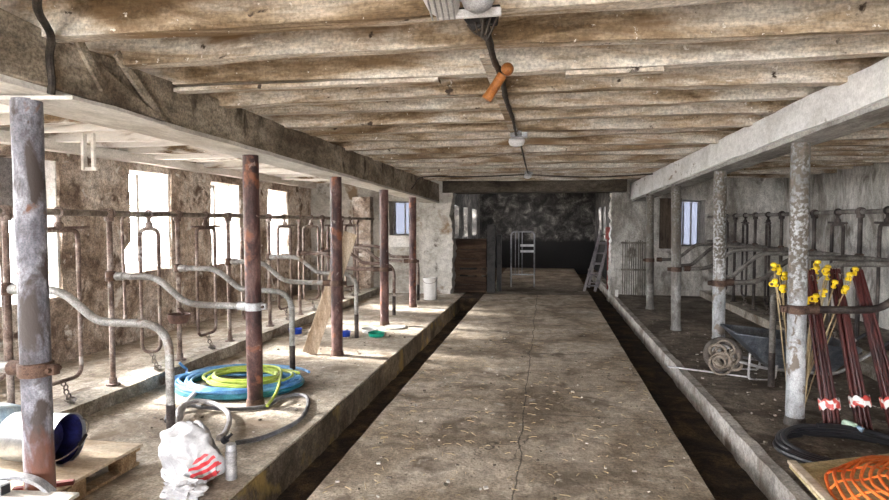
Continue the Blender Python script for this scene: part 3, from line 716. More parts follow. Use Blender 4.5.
# ------------------------------------------------------------------ stall rails
def stall_rail(X, posts, zr, y0, y1, label, m_rail, m_post, second=None):
    t = empty('stall_rail', (X, posts[0], 0.12), label, 'stall rail')
    b = MB(); n = 60
    b.tube([(X, y0 + (y1 - y0) * k / n, zr + 0.012 * noise.noise(Vector((X, k * 0.5, 0)))) for k in range(n + 1)], 0.026, 12)
    b.build('rail', m_rail, t)
    if second:
        b = MB(); b.tube([(X, y0 + (y1 - y0) * k / n, second + 0.012 * noise.noise(Vector((X, k * 0.5, 3)))) for k in range(n + 1)], 0.024, 12)
        b.build('lower_rail', m_rail, t)
    for y in posts:
        b = MB(); b.tube([(X, y, 0.10), (X, y, zr - 0.01)], 0.0235, 12)
        u = b.build('upright', m_post, t)
        b = MB(); b.lathe([(0.06, 0.118), (0.058, 0.135), (0.034, 0.14), (0.032, 0.19)], 14, Matrix.Translation((X, y, 0))); b.build('foot_flange', m_post, u)
        b = MB(); b.lathe([(0.030, zr - 0.07), (0.038, zr - 0.065), (0.040, zr + 0.02), (0.030, zr + 0.04), (0.012, zr + 0.045)], 14, Matrix.Translation((X, y, 0)))
        b.torus((X, y - 0.035, zr), 0.032, 0.010, (0, 1, 0), 12, 6); b.torus((X, y + 0.035, zr), 0.032, 0.010, (0, 1, 0), 12, 6)
        b.build('coupling', m_post, u)
        b = MB(); z = 1.08 if X < 0 else (second or 1.1)
        b.lathe([(0.028, z - 0.045), (0.042, z - 0.04), (0.042, z + 0.04), (0.028, z + 0.045)], 12, Matrix.Translation((X, y, 0)))
        b.build('clamp', M['clamp'], u)
    return t
LP = [0.55, 1.6, 2.5, 3.65, 4.67, 5.65, 6.65, 7.72, 8.75, 9.72, 10.71, 11.65]
stall_rail(-3.75, LP, 1.63, 0.2, YF + 0.05, 'dusty brown manger rail on uprights along the window side', M['railpipe'], M['rustpipe'])
RP = [2.75, 3.85, 4.95, 6.10, 7.15, 8.28, 9.35, 10.45, 11.50, 12.6]
stall_rail(3.35, RP, 1.67, 0.2, YR + 0.05, 'grey manger rail on dark uprights along the windowless right wall', M['darkrail'], M['darkpipe'], 1.17)

# ------------------------------------------------------------------ curved stall dividers
def divider(side, y, leg, label, mat, s0, s1, legx, zc, group, zhi=1.08):
    X0 = -3.75 if side < 0 else 3.35
    t = empty('stall_divider', (legx, y, 0), label, 'stall divider', group)
    sgn = 1 if side < 0 else -1
    pts = [(X0 + sgn * 0.02, y, zhi), (s0, y, zhi), (s1, y, zc + 0.01), (s1 + sgn * (0.12 if leg else 0.25), y, zc)]
    if leg: pts += [(legx, y, zc), (legx, y, 0.25)]
    else: pts += [(legx - sgn * 0.05, y, zc)]
    b = MB(); b.tube(fillet(pts, [0.11, 0.11, 0.11, 0.21] if leg else 0.11, 7), 0.0285, 12); b.build('bent_pipe', mat, t)
    if leg:
        b = MB(); b.tube([(legx, y, -0.02), (legx, y, 0.32)], 0.0295, 12); tag(b.build('leg_sleeve', M['darkpipe'], t), 'dark tarred lower leg')
    else:
        b = MB(); b.tube([(legx - sgn * 0.14, y, zc), (legx - sgn * 0.055, y, zc)], 0.038, 12); b.build('end_sleeve', M['clamp_grey'] if y == 4.69 else M['clamp'], t)
    b = MB(); b.tube([(X0 + sgn * 0.03, y, zhi), (X0 + sgn * 0.11, y, zhi)], 0.037, 12); b.build('socket', mat, t)
    return t
gdl, gdr = 'dividers between the stalls on the window side', 'dividers between the stalls along the right wall'
LL = {2.50: 'bent grey stall divider clamped to the blue-grey post', 3.65: 'bent grey stall divider whose leg stands behind the white carrier bag',
      4.69: 'bent grey stall divider clamped with bright zinc to the post in the hose coil', 5.63: 'bent grey stall divider whose leg stands right behind the hose coil',
      6.66: 'bent stall divider clamped to the post in front of the leaning plank', 7.70: 'bent stall divider with its dark leg beside the green dish',
      8.75: 'bent stall divider clamped to the post with a white dish at its foot', 9.72: 'bent stall divider with a leg between the last two red posts',
      10.71: 'bent stall divider clamped to the last red post', 11.65: 'short bent dark stall divider arching behind the tall white bucket'}
for k, (y, lab) in enumerate(LL.items()):
    leg = k % 2 == 1
    divider(-1, y, leg, lab, M['pipe'] if y < 8 else M['rustpipe'], -3.32, -3.05, -2.50 if leg else -2.42, 0.865 if leg else 0.845, gdl)
RL = {4.94: 'dark bent stall divider clamped to the flaking grey post by the maroon stakes', 6.07: 'grey hooked stall divider with a rusty leg in front of the wheelbarrow tray',
      7.02: 'bent grey stall divider clamped to the post behind the wheelbarrow', 7.99: 'bent stall divider with its leg just left of the wheelbarrow post',
      9.03: 'bent stall divider clamped to the second post from the far wall', 10.1: 'bent stall divider with a leg between the two farthest posts',
      11.17: 'bent stall divider clamped to the dark post nearest the far wall'}
for k, (y, lab) in enumerate(RL.items()):
    leg = k % 2 == 1
    s0, s1 = (2.75, 2.48) if y < 5 else (2.62, 2.30)
    divider(1, y, leg, lab, M['darkrail'] if y > 5.5 else M['darkpipe'], s0, s1, 2.12 if leg else 1.90, 0.86 if leg else 0.89, gdr, 1.17)

# ------------------------------------------------------------------ hanging neck yokes
def yoke(X, y, zr, w, rot, label, mat, group, top=True):
    """U-shaped yoke: ring on the rail, two bars, bottom bow, chain to the kerb"""
    t = empty('neck_yoke', (X, y, 0.12), label, 'neck yoke', group)
    c, s = math.cos(rot), math.sin(rot)
    def P(u, z, v=0): return (X + s * u + c * v, y + c * u - s * v, z)
    zt, zb = zr - 0.14, 0.30
    b = MB(); b.tube(fillet([P(-w / 2, zt - 0.25), P(-w / 2, zb), P(w / 2, zb), P(w / 2, zt - 0.30)], 0.09, 6), 0.0165, 10); b.build('bow', mat, t)
    b = MB()
    b.tube(fillet([P(-w / 2, zt - 0.32), P(-w / 2, zt), P(w / 2, zt), P(w / 2, zt - 0.34)], 0.07, 6), 0.019, 10)
    b.build('upper_bow', mat, t)
    if top:
        b = MB(); b.tube([P(-w / 2 - 0.10, zt + 0.012), P(w / 2 + 0.12, zt + 0.02)], 0.012, 8); b.build('cross_bar', mat, t)
    b = MB(); b.lathe([(0.018, zt), (0.034, zt + 0.02), (0.034, zt + 0.05), (0.018, zt + 0.07), (0.016, zr - 0.02)], 12, Matrix.Translation((X, y, 0)))
    b.torus((X, y, zr), 0.036, 0.011, (0, 1, 0), 14, 6)
    b.build('swivel', mat, t)
    b = MB()
    for k in range(5):
        z = zb - 0.02 - k * 0.034
        b.torus((X + 0.012 * k, y + 0.01 * (k % 2), z), 0.021, 0.006, (1, 0, 0) if k % 2 else (0, 1, 0), 10, 5)
    b.torus((X + 0.05, y, 0.145), 0.035, 0.008, (0.3, 0.2, 1), 10, 5); b.torus((X + 0.02, y + 0.05, 0.14), 0.035, 0.008, (0.1, -0.2, 1), 10, 5)
    b.build('chain', M['chain'], t)
    return t
YL = [(3.02, 0.34, 0.2, 'wide U-shaped neck yoke hanging at the left picture edge behind the blue-grey post'),
      (4.12, 0.36, 0.05, 'wide U-shaped neck yoke just right of the blue-grey post'),
      (5.20, 0.16, 0.9, 'narrow turned neck yoke hanging before the second bright window'),
      (6.17, 0.36, 0.0, 'wide square-topped neck yoke hanging over the blue hose coil'),
      (7.18, 0.20, 0.9, 'turned neck yoke just right of the post in the hose coil'),
      (8.22, 0.36, 0.1, 'neck yoke hanging behind the top of the leaning plank'),
      (9.22, 0.30, 0.5, 'small distant neck yoke right of the leaning plank'),
      (10.2, 0.36, 0.1, 'small distant neck yoke by the second last red post'),
      (11.2, 0.36, 0.2, 'farthest neck yoke on the window side')]
for (y, w, rt, lab) in YL:
    yoke(-3.75, y, 1.63, w, rt, lab, M['rustpipe'], 'neck yokes hanging from the window side rail', top=(w > 0.3))
YRR = [(5.55, 0.36, 0.1, 'dark neck yoke nearest on the right, hanging outside the stake bundle'),
       (6.62, 0.36, 0.1, 'dark flat-topped neck yoke at the right picture edge'),
       (7.66, 0.36, 0.1, 'dark flat-topped neck yoke right above the yellow insulators'),
       (8.80, 0.34, 0.3, 'dark neck yoke hidden partly by the flaking grey post'),
       (9.88, 0.34, 0.2, 'dark neck yoke between the flaking grey post and the yellow tips'),
       (10.95, 0.34, 0.1, 'distant dark neck yoke just right of the wheelbarrow post'),
       (12.05, 0.34, 0.1, 'farthest dark neck yoke along the right wall')]
for (y, w, rt, lab) in YRR:
    yoke(3.35, y, 1.67, w, rt, lab, M['darkpipe'], 'neck yokes hanging from the right rail')
# loose pipes hung on the left wall side, and the brown drinker bowl
for (x, y, zt, zb, lab) in ((-3.95, 3.80, 1.55, 0.42, 'thin hooked pipe hanging in front of the boarded window'), (-4.0, 5.15, 1.58, 0.60, 'thin hooked pipe hanging against the stained wall pier')):
    b = MB(); b.tube(fillet([(x + 0.21, y, zt + 0.05), (x, y, zt + 0.03), (x, y + 0.02, zb), (x, y - 0.10, zb - 0.04)], 0.06), 0.014, 8); b.torus((x, y - 0.12, zb), 0.035, 0.007, (1, 0, 0), 12, 5)
    tag(b.build('hooked_pipe', M['rustpipe']), lab, 'pipe', 'hooked pipes on the window side')
t = empty('drinker_bowl', (-3.66, 5.45, 0.63), 'rusty brown drinker bowl on an upright behind the blue hose coil', 'drinker bowl')
b = MB(); b.lathe([(0.03, 0.535), (0.08, 0.545), (0.105, 0.585), (0.112, 0.635), (0.102, 0.635), (0.09, 0.59), (0.02, 0.56)], 20, Matrix.Translation((-3.62, 5.45, 0))); b.build('bowl', M['brown_enamel'], t)
b = MB(); b.bar((-3.62, 5.55, 0.62), (-3.74, 5.64, 0.66), 0.05, 0.02); b.build('bracket', M['brown_enamel'], t)

# ------------------------------------------------------------------ things on the left platform
t = empty('wooden_plank', (-2.70, 6.65, 0), 'long bare plank leaning between the stall dividers behind the third post', 'plank')
b = MB(); b.bar((-2.745, 6.66, 0.004), (-2.345, 7.03, 1.42), 0.165, 0.028, (0.3, -0.9, 0.3)); b.build('board', M['plank'], t, bevel=0.003)

def coil(cx, cy, loops, name, mat, label, tail=None):
    pts = []
    n = 22
    for i, (rx, ry, z, ox, oy) in enumerate(loops):
        for k in range(n):
            a = 2 * math.pi * k / n + 0.6
            f = k / n
            nx = loops[min(i + 1, len(loops) - 1)]
            rxx, ryy, zz = rx + (nx[0] - rx) * f, ry + (nx[1] - ry) * f, z + (nx[2] - z) * f
            oxx, oyy = ox + (nx[3] - ox) * f, oy + (nx[4] - oy) * f
            pts.append((cx + oxx + rxx * math.cos(a), cy + oyy + ryy * math.sin(a), zz + 0.006 * math.sin(3 * a + i)))
    if tail: pts += tail
    b = MB(); b.tube(smooth_path(pts, 2), 0.0135, 9)
    return tag(b.build(name, mat, origin=(cx, cy, 0)), label, 'hose')
rr = random.Random(3)
def ring(rx, ry, z, j): return (rx + rr.uniform(-j, j), ry + rr.uniform(-j, j), z, rr.uniform(-j, j) * .7, rr.uniform(-j, j) * .7)
loops = [ring(0.60 - 0.03 * i, 0.50 - 0.025 * i, 0.014, .025) for i in range(4)] + [ring(0.59, 0.49, 0.038 + 0.003 * i, .035) for i in range(3)]
coil(-2.86, 5.22, loops, 'garden_hose', M['teal_hose'], 'dark teal garden hose coiled at the bottom around the second post')
loops = [ring(0.60 - 0.028 * i, 0.48 - 0.022 * i, 0.062 + 0.003 * i, .10) for i in range(8)]
coil(-2.87, 5.22, loops, 'garden_hose', M['blue_hose'], 'bright blue garden hose coiled on top of the teal one',
     [(-3.35, 5.30, 0.07), (-3.52, 5.42, 0.08), (-3.58, 5.38, 0.16)])
loops = [ring(0.47 - 0.045 * i, 0.38 - 0.036 * i, 0.094 + 0.004 * i, .09) for i in range(6)]
coil(-2.80, 5.22, loops, 'garden_hose', M['green_hose'], 'lime green garden hose lying on top of the blue coil',
     [(-2.36, 5.02, 0.09), (-2.29, 4.80, 0.07), (-2.27, 4.60, 0.03)])
b = MB(); b.tube(smooth_path([(-2.10, 3.78, .03), (-1.97, 3.96, .018), (-1.88, 4.30, .018), (-1.93, 4.62, .018), (-2.04, 4.90, .018), (-2.17, 5.0, .018), (-2.28, 4.86, .018), (-2.30, 4.62, .018), (-2.52, 4.50, .02), (-2.75, 4.48, .03), (-2.92, 4.47, .035), (-2.96, 4.30, .02), (-2.88, 4.15, .018)], 6), 0.0165, 9)
tag(b.build('rubber_hose', M['grey_hose']), 'dusty black hose looping on the floor in front of the second post', 'hose')
b = MB(); b.tube(smooth_path([(-3.06, 4.86, .05), (-2.95, 4.55, .06), (-2.84, 4.30, .065), (-2.68, 4.02, .07), (-2.60, 3.86, .075), (-2.68, 3.98, .10), (-2.84, 4.28, .09), (-2.82, 4.47, .08), (-2.66, 4.48, .06), (-2.48, 4.34, .05), (-2.34, 4.12, .05), (-2.23, 3.86, .06), (-2.18, 3.70, .09)], 6), 0.020, 9)
tag(b.build('vacuum_hose', M['pale_hose']), 'pale grey hose arching behind the white carrier bag', 'hose')

# carrier bag: crumpled shell with two handles
t = empty('carrier_bag', (-2.08, 3.24, 0), 'crumpled white plastic carrier bag with wavy red print', 'bag')
bm = bmesh.new(); bmesh.ops.create_icosphere(bm, subdivisions=5, radius=1.0)
for v in bm.verts:
    p = v.co.copy()
    th = math.atan2(p.y, p.x)
    zz = (p.z + 1) / 2
    wdt = 0.165 * (1.0 - 0.40 * zz ** 1.8) if zz > 0.12 else 0.165 * (0.80 + 0.2 * zz / 0.12)
    q = Vector((p.x, p.y, 0)); q = q.normalized() * min(1.0, q.length * 1.5) if q.length > 1e-5 else q
    co = Vector((q.x * wdt, q.y * wdt * 0.72, 0.31 * zz + 0.0))
    co.x += -0.03 * zz
    r1 = 1 - abs(noise.noise(Vector((co.x * 9, co.y * 9, co.z * 6 + 4)))) * 2
    r2 = 1 - abs(noise.noise(Vector((co.x * 22, co.y * 22, co.z * 16 + 9)))) * 2
    d = q * (0.030 * r1 + 0.018 * r2)
    co += Vector((d.x - 0.010 * r2 * zz, d.y, (0.035 * r1 + 0.012 * r2) * zz))
    co.z = max(co.z, 0.002)
    v.co = co
mb = MB(); mb.bm.free(); mb.bm = bm
bmesh.ops.translate(bm, verts=bm.verts, vec=(-2.08, 3.24, 0))
mb.build('bag_body', M['bag'], t)
for (x, y, rot) in ((-2.14, 3.22, 0.2), (-2.06, 3.25, -0.5)):
    b = MB(); c, s = math.cos(rot), math.sin(rot)
    path = [(-0.07, 0, 0.26), (-0.05, 0.01, 0.32), (0.0, 0.02, 0.345), (0.06, 0.015, 0.31), (0.10, 0, 0.25)]
    pp = smooth_path([(x + c * u - s * v, y + s * u + c * v, z) for (u, v, z) in path], 5)
    b.tube(pp, 0.014, 8, rf=lambda k: 1 + 0.4 * noise.noise(Vector((k * 8, x * 9, 0)))); b.build('handle', M['bag'], t)
t = empty('spray_can', (-1.865, 3.30, 0), 'scratched silver spray can standing right of the carrier bag', 'can')
T = Matrix.Translation((-1.865, 3.30, 0))
b = MB(); b.lathe([(0.030, 0.0), (0.034, 0.004), (0.034, 0.165), (0.030, 0.178), (0.020, 0.186)], 24, T); b.build('can_body', M['can'], t)
b = MB(); b.lathe([(0.031, 0.176), (0.031, 0.205), (0.029, 0.215), (0.012, 0.218)], 24, T); b.build('cap', M['lamp_grey'], t)
b = MB(); b.lathe([(0.010, 0), (0.022, 0.006), (0.024, 0.034), (0.012, 0.040), (0.010, 0.08)], 12, Matrix.Translation((-1.955, 3.36, 0.20)) @ Matrix.Rotation(R(50), 4, 'Y'))
tag(b.build('hose_nozzle', M['black_hose']), 'small black nozzle at the bag corner above the spray can', 'nozzle')
bm = bmesh.new(); bmesh.ops.create_icosphere(bm, subdivisions=4, radius=1.0)
for v in bm.verts:
    p = v.co.copy(); k = 1 + 0.35 * noise.noise(p * 2.2) + 0.25 * noise.noise(p * 5)
    v.co = Vector((p.x * 0.115 * k, p.y * 0.085 * k, max(0, 0.045 + p.z * 0.06 * k)))
mb = MB(); mb.bm.free(); mb.bm = bm; bmesh.ops.translate(bm, verts=bm.verts, vec=(-2.0, 3.02, 0))
tag(mb.build('plastic_wrap', M['bag']), 'crumpled clear white plastic wrap lying in front of the carrier bag', 'plastic wrap')

# pallet with sheet, bucket, drum and odds and ends
t = empty('pallet', (-2.97, 2.95, 0), 'low wooden pallet covered with a plywood sheet beside the first post', 'pallet')
for x in (-3.40, -2.99, -2.60):
    for y in (2.42, 2.88, 3.30):
        b = MB(); b.box(x - 0.045, x + 0.045, y - 0.07, y + 0.07, 0.02, 0.10); b.build('block', M['pallet'], t, smooth=False, bevel=0.003)
for x in (-3.40, -2.99, -2.60):
    b = MB(); b.box(x - 0.045, x + 0.045, 2.32, 3.40, 0.002, 0.02); b.build('runner', M['pallet'], t, smooth=False, bevel=0.003)
for y in (2.40, 2.88, 3.34):
    b = MB(); b.box(-3.46, -2.54, y - 0.05, y + 0.05, 0.10, 0.122); b.build('stringer', M['pallet'], t, smooth=False, bevel=0.003)
b = MB(); b.box(-3.47, -2.53, 2.30, 3.40, 0.1222, 0.140); b.build('plywood_top', M['ply'], t, smooth=False, bevel=0.002)

t = empty('bucket', (-2.95, 3.16, 0.14), 'shiny galvanised bucket lying on its side on the pallet', 'bucket')
BM = Matrix.Translation((-3.09, 3.02, 0.14 + 0.152)) @ Matrix.Rotation(R(4), 4, 'Z') @ Matrix.Rotation(R(90 + 1.5), 4, 'Y')
b = MB(); b.lathe([(0.02, 0.006), (0.130, 0.006), (0.130, 0.0), (0.136, 0.0), (0.139, 0.03), (0.137, 0.045), (0.141, 0.06), (0.146, 0.33), (0.150, 0.335), (0.152, 0.345), (0.146, 0.345), (0.140, 0.10), (0.130, 0.02), (0.02, 0.016)], 40, BM)
b.build('pail', M['bucket'], t)
b = MB(); b.lathe([(0.02, 0.021), (0.126, 0.023), (0.1285, 0.05), (0.1425, 0.325)], 36, BM, cap0=True, cap1=False); tag(b.build('dark_inside', M['navy'], t), 'dark blue inside added to darken the bucket')  # added dark blue skin that puts shade into the inside of the pail
hp = []
for k in range(13):
    a = math.pi * k / 12
    hp.append(BM @ Vector((-0.15 * math.cos(a) * 0.55, 0.15 * math.cos(a) * 0.83, 0.33 + 0.105 * math.sin(a))))
b = MB(); b.tube(hp, 0.004, 6); bh = b.build('bail_handle', M['chain'], t)
b = MB(); b.tube([hp[5], hp[7]], 0.010, 8); b.build('grip', M['darkpipe'], bh)
b = MB(); b.lathe([(0.01, 0.03), (0.11, 0.035), (0.128, 0.06), (0.130, 0.16), (0.10, 0.235), (0.05, 0.255), (0.01, 0.245)], 20, BM @ Matrix.Translation((0.008, 0, 0)))
tag(b.build('blue_bundle', M['navy']), 'dark blue plastic stuffed inside the lying bucket', 'plastic')
bm = bmesh.new(); bmesh.ops.create_icosphere(bm, subdivisions=4, radius=1.0)
for v in bm.verts:
    p = v.co.copy(); k = 1 + 0.12 * noise.noise(p * 1.6)
    q = Vector((p.x, p.y, p.z)); m = max(abs(q.x), abs(q.y), abs(q.z)); q = q.lerp(q / m, 0.35)
    v.co = Vector((q.x * 0.17 * k, q.y * 0.17 * k, max(-0.0, 0.145 + q.z * 0.145 * k)))
mb = MB(); mb.bm.free(); mb.bm = bm; bmesh.ops.translate(bm, verts=bm.verts, vec=(-3.36, 3.13, 0.141))
t = empty('water_container', (-3.36, 3.13, 0.14), 'cloudy blue plastic container behind the galvanised bucket at the picture edge', 'container')
mb.build('container_body', M['blue_drum'], t)
b = MB(); b.lathe([(0.035, 0.43), (0.035, 0.46), (0.01, 0.462)], 16, Matrix.Translation((-3.36, 3.13, 0))); b.build('cap', M['blue_dish'], t)
b = MB(); b.rbox(-2.78, -2.22, 2.10, 2.425, 0.0, 0.275, 0.12, 0.004, 4)
tag(b.build('timber_block', M['pallet'], bevel=0.006), 'timber block at the foot of the blue-grey post carrying the white board', 'block', None, 'thing')
b = MB(); b.bar((-2.75, 2.325, 0.287), (-2.13, 2.385, 0.287), 0.07, 0.018); tag(b.build('white_board', M['whiteboard'], smooth=False, bevel=0.003), 'narrow white board in the bottom corner before the blue-grey post', 'board')
b = MB(); b.bar((-2.74, 2.66, 0.153), (-2.50, 2.80, 0.153), 0.035, 0.022); tag(b.build('red_batten', M['red_board'], smooth=False, bevel=0.003), 'short dark red batten on the pallet behind the white board', 'batten')
t = empty('steel_bracket', (-2.45, 2.38, 0.28), 'grey curved steel bracket with a square dark end before the blue-grey post', 'bracket')
b = MB(); pp = smooth_path([(-2.60, 2.395, 0.29), (-2.53, 2.395, 0.335), (-2.44, 2.40, 0.355), (-2.34, 2.405, 0.335), (-2.27, 2.41, 0.285)], 6)
for (p, q) in zip(pp, pp[1:]): b.bar(p, q, 0.045, 0.018)
b.build('arched_strap', M['lamp_grey'], t)
b = MB(); b.bar((-2.70, 2.36, 0.335), (-2.44, 2.33, 0.325), 0.055, 0.055); sq = b.build('square_tube', M['lamp_grey'], t, smooth=False, bevel=0.005)
b = MB(); b.bar((-2.445, 2.33, 0.325), (-2.437, 2.329, 0.325), 0.04, 0.04); tag(b.build('tube_end', M['black_hose'], sq, smooth=False), 'dark open tube end')

# feed dishes
def dish(x, y, r, h, mat, label):
    b = MB(); b.lathe([(r * 0.3, 0.001), (r * 0.86, 0.002), (r * 0.92, 0.01), (r * 0.98, h), (r * 1.05, h + 0.004), (r * 0.95, h - 0.002), (r * 0.85, 0.014), (r * 0.2, 0.010)], 26, Matrix.Translation((x, y, 0)))
    return tag(b.build('feed_dish', mat, origin=(x, y, 0)), label, 'dish', 'feed dishes on the window side floor')
dish(-3.44, 7.86, 0.095, 0.065, M['blue_dish'], 'blue feed dish left of the leaning plank')
dish(-2.69, 7.78, 0.075, 0.065, M['blue_dish'], 'small blue feed dish right of the third post')
dish(-2.27, 7.86, 0.115, 0.050, M['green_dish'], 'round green feed dish on the floor')
dish(-2.44, 8.12, 0.12, 0.055, M['white_plastic'], 'white feed dish just behind the green one')
dish(-2.19, 8.52, 0.15, 0.022, M['white_plastic'], 'flat white dish at the foot of the fourth post')
t = empty('tall_bucket', (-2.29, 11.82, 0), 'tall white plastic bucket before the far whitewashed wall', 'bucket')
b = MB(); b.lathe([(0.12, 0.0), (0.125, 0.005), (0.142, 0.43), (0.148, 0.45), (0.138, 0.45), (0.12, 0.05)], 26, Matrix.Translation((-2.29, 11.82, 0))); b.build('pail', M['white_plastic'], t)
b = MB(); b.tube(smooth_path([(-2.43, 11.82, 0.42), (-2.40, 11.72, 0.36), (-2.29, 11.66, 0.34), (-2.18, 11.72, 0.36), (-2.15, 11.82, 0.42)], 5), 0.004, 6); b.build('bail_handle', M['chain'], t)

# ------------------------------------------------------------------ right platform
# wheelbarrow lying with its tray low
t = empty('wheelbarrow', (2.3, 6.55, 0), 'blue-grey steel wheelbarrow parked behind the first grey posts', 'wheelbarrow')
b = MB(); bm = b.bm
rim = [(1.86, 6.28, 0.45), (1.86, 6.86, 0.45), (2.98, 6.92, 0.34), (2.98, 6.22, 0.34)]
bot = [(2.24, 6.40, 0.07), (2.24, 6.74, 0.07), (2.78, 6.76, 0.07), (2.78, 6.38, 0.07)]
def tray(rim, bot, th):
    A = [bm.verts.new(p) for p in rim]; B = [bm.verts.new(p) for p in bot]
    A2 = [bm.verts.new((Vector(p) + (Vector((2.42, 6.57, 0.4)) - Vector(p)).normalized() * th)) for p in rim]
    B2 = [bm.verts.new((Vector(p) + (Vector((2.48, 6.57, 0.5)) - Vector(p)).normalized() * th)) for p in bot]
    for k in range(4):
        j = (k + 1) % 4
        bm.faces.new((A[k], A[j], B[j], B[k])); bm.faces.new((A2[k], B2[k], B2[j], A2[j])); bm.faces.new((A[k], A2[k], A2[j], A[j]))
    bm.faces.new(B); bm.faces.new(B2[::-1])
tray(rim, bot, 0.012)
b.build('tray', M['barrow'], t, bevel=0.012)
b = MB(); b.tube(fillet([Vector(p) for p in rim] + [Vector(rim[0])], 0.08, 4), 0.011, 8); b.build('tray_rim', M['barrow'], t)
for y in (6.36, 6.80):
    b = MB(); b.tube(fillet([(1.70, 6.55 + (y - 6.58) * 0.3, 0.20), (2.15, y, 0.10), (2.80, y, 0.06), (3.2, y, 0.35)], 0.1, 5), 0.016, 8); b.build('frame_tube', M['barrow_frame'], t)
    b = MB(); b.tube(fillet([(2.0, y - 0.06, 0.26), (1.98, y - 0.08, 0.0), (2.22, y - 0.08, 0.0), (2.26, y - 0.03, 0.14)], 0.05, 4), 0.013, 8); b.build('leg', M['barrow_frame'], t)
    b = MB(); b.tube([(3.18, y, 0.335), (3.32, y, 0.43)], 0.020, 8); b.build('grip', M['black_hose'], t)
b = MB(); b.torus((1.80, 6.50, 0.19), 0.150, 0.038, (0.45, 1, 0), 28, 10); w = b.build('wheel', M['rubber'], t)
b = MB(); b.torus((1.80, 6.50, 0.19), 0.10, 0.012, (0.45, 1, 0), 24, 6)
for k in range(6):
    a = math.pi * k / 3; d = Vector((math.cos(a), -0.45 * math.cos(a), math.sin(a) * 1.1)).normalized()
    b.tube([(1.80, 6.50, 0.19), Vector((1.80, 6.50, 0.19)) + d * 0.11], 0.006, 6)
b.build('rim', M['barrow_frame'], w)
b = MB()
rq = random.Random(11)
for k in range(11):
    c = Vector((1.78 + rq.uniform(-.06, .12), 6.42 + rq.uniform(-.06, .05), 0.14 + rq.uniform(-.02, .14)))
    ax = (rq.uniform(-1, 1), -1, rq.uniform(-.6, 1))
    b.torus(c, rq.uniform(.05, .12), rq.uniform(.008, .016), ax, 18, 7, rq.uniform(.6, 1.2))
tag(b.build('rope_tangle', M['rope']), 'tangle of dirty rope heaped over the wheelbarrow wheel', 'rope')
b = MB(); b.tube([(1.29, 6.62, 0.022), (1.64, 6.48, 0.018), (2.0, 6.335, 0.012)], 0.009, 8)
tag(b.build('thin_rod', M['pale_hose']), 'thin pale rod lying across the gutter edge by the wheelbarrow', 'rod')

# stakes: maroon poles leaning in three bundles
stake_bundles = [((2.03, 5.14, 1.23), (2.10, 4.76), 9, 'in the bundle leaning nearest the flaking grey post'), ((2.24, 5.16, 1.22), (2.33, 4.80), 9, 'in the middle leaning bundle'),
                 ((2.40, 5.18, 1.24), (2.58, 4.86), 9, 'in the rightmost leaning bundle')]
rs = random.Random(5)
proto = None
for bi, (top, foot, n, where) in enumerate(stake_bundles):
    for k in range(n):
        a = 2 * math.pi * k / (n - 1); rad = 0.0 if k == n - 1 else 1.0
        fx, fy = foot[0] + rad * 0.050 * math.cos(a) + rs.uniform(-.006, .006), foot[1] + rad * 0.035 * math.sin(a) + rs.uniform(-.006, .006)
        tx, ty, tz = top[0] + rad * 0.032 * math.cos(a + 0.5), top[1] + rad * 0.025 * math.sin(a + 0.5), top[2] + rs.uniform(-.07, .05)
        d = Vector((tx - fx, ty - fy, tz)); L_ = d.length
        if proto is None:
            proto = empty('fence_stake', (0, 0, 0), '', 'stake', None)
            b = MB(); b.lathe([(0.003, 0), (0.0105, 0.03), (0.0115, 0.6), (0.0105, 1.23), (0.004, 1.24)], 8); b.build('shaft', M['maroon'], proto)
            b = MB(); b.tube([(0.0, 0, 1.15), (0.022, 0, 1.16), (0.026, 0, 1.19), (0.008, 0, 1.20)], 0.004, 6); b.build('wire_hook', M['chain'], proto)
            o = proto
        else:
            o = copy_tree(proto)
        o.location = (fx, fy, 0.003); o.rotation_mode = 'QUATERNION'
        o.rotation_quaternion = Vector((0, 0, 1)).rotation_difference(d) @ Quaternion((0, 0, 1), rs.uniform(0, 6))
        tag(o, 'maroon fence stake %s' % where, 'stake', 'maroon fence stakes ' + where)
for bi, ((top, foot, n, where), z, lab) in enumerate(zip(stake_bundles, (0.20, 0.22, 0.21), ('red and white tape wrapped round the maroon stakes by the grey post', 'red and white tape wrapped round the middle maroon stakes', 'red and white tape wrapped round the rightmost maroon stakes'))):
    f = z / top[2]; c = Vector((foot[0] + (top[0] - foot[0]) * f, foot[1] + (top[1] - foot[1]) * f, z))
    ax = Vector((top[0] - foot[0], top[1] - foot[1], top[2])).normalized()
    q = Vector((0, 0, 1)).rotation_difference(ax).to_matrix().to_4x4()
    b = MB(); prof = [(1.0, -0.035), (1.06, -0.03), (1.06, 0.03), (1.0, 0.035)]
    rings = []
    for (s, zz) in prof:
        rings.append([b.bm.verts.new(Matrix.Translation(c) @ q @ Vector(((0.066 * s) * math.cos(2 * math.pi * k / 24), 0.050 * s * math.sin(2 * math.pi * k / 24), zz + 0.012 * math.sin(k * 1.7)))) for k in range(24)])
    for A, B in zip(rings, rings[1:]):
        for k in range(24): b.bm.faces.new((A[k], A[(k + 1) % 24], B[(k + 1) % 24], B[k]))
    tw = b.build('barrier_tape', M['tape'], origin=tuple(c))
    md = tw.modifiers.new('thickness', 'SOLIDIFY'); md.thickness = 0.003; md.offset = 1
    tag(tw, lab, 'tape', 'tape round the stake bundles')

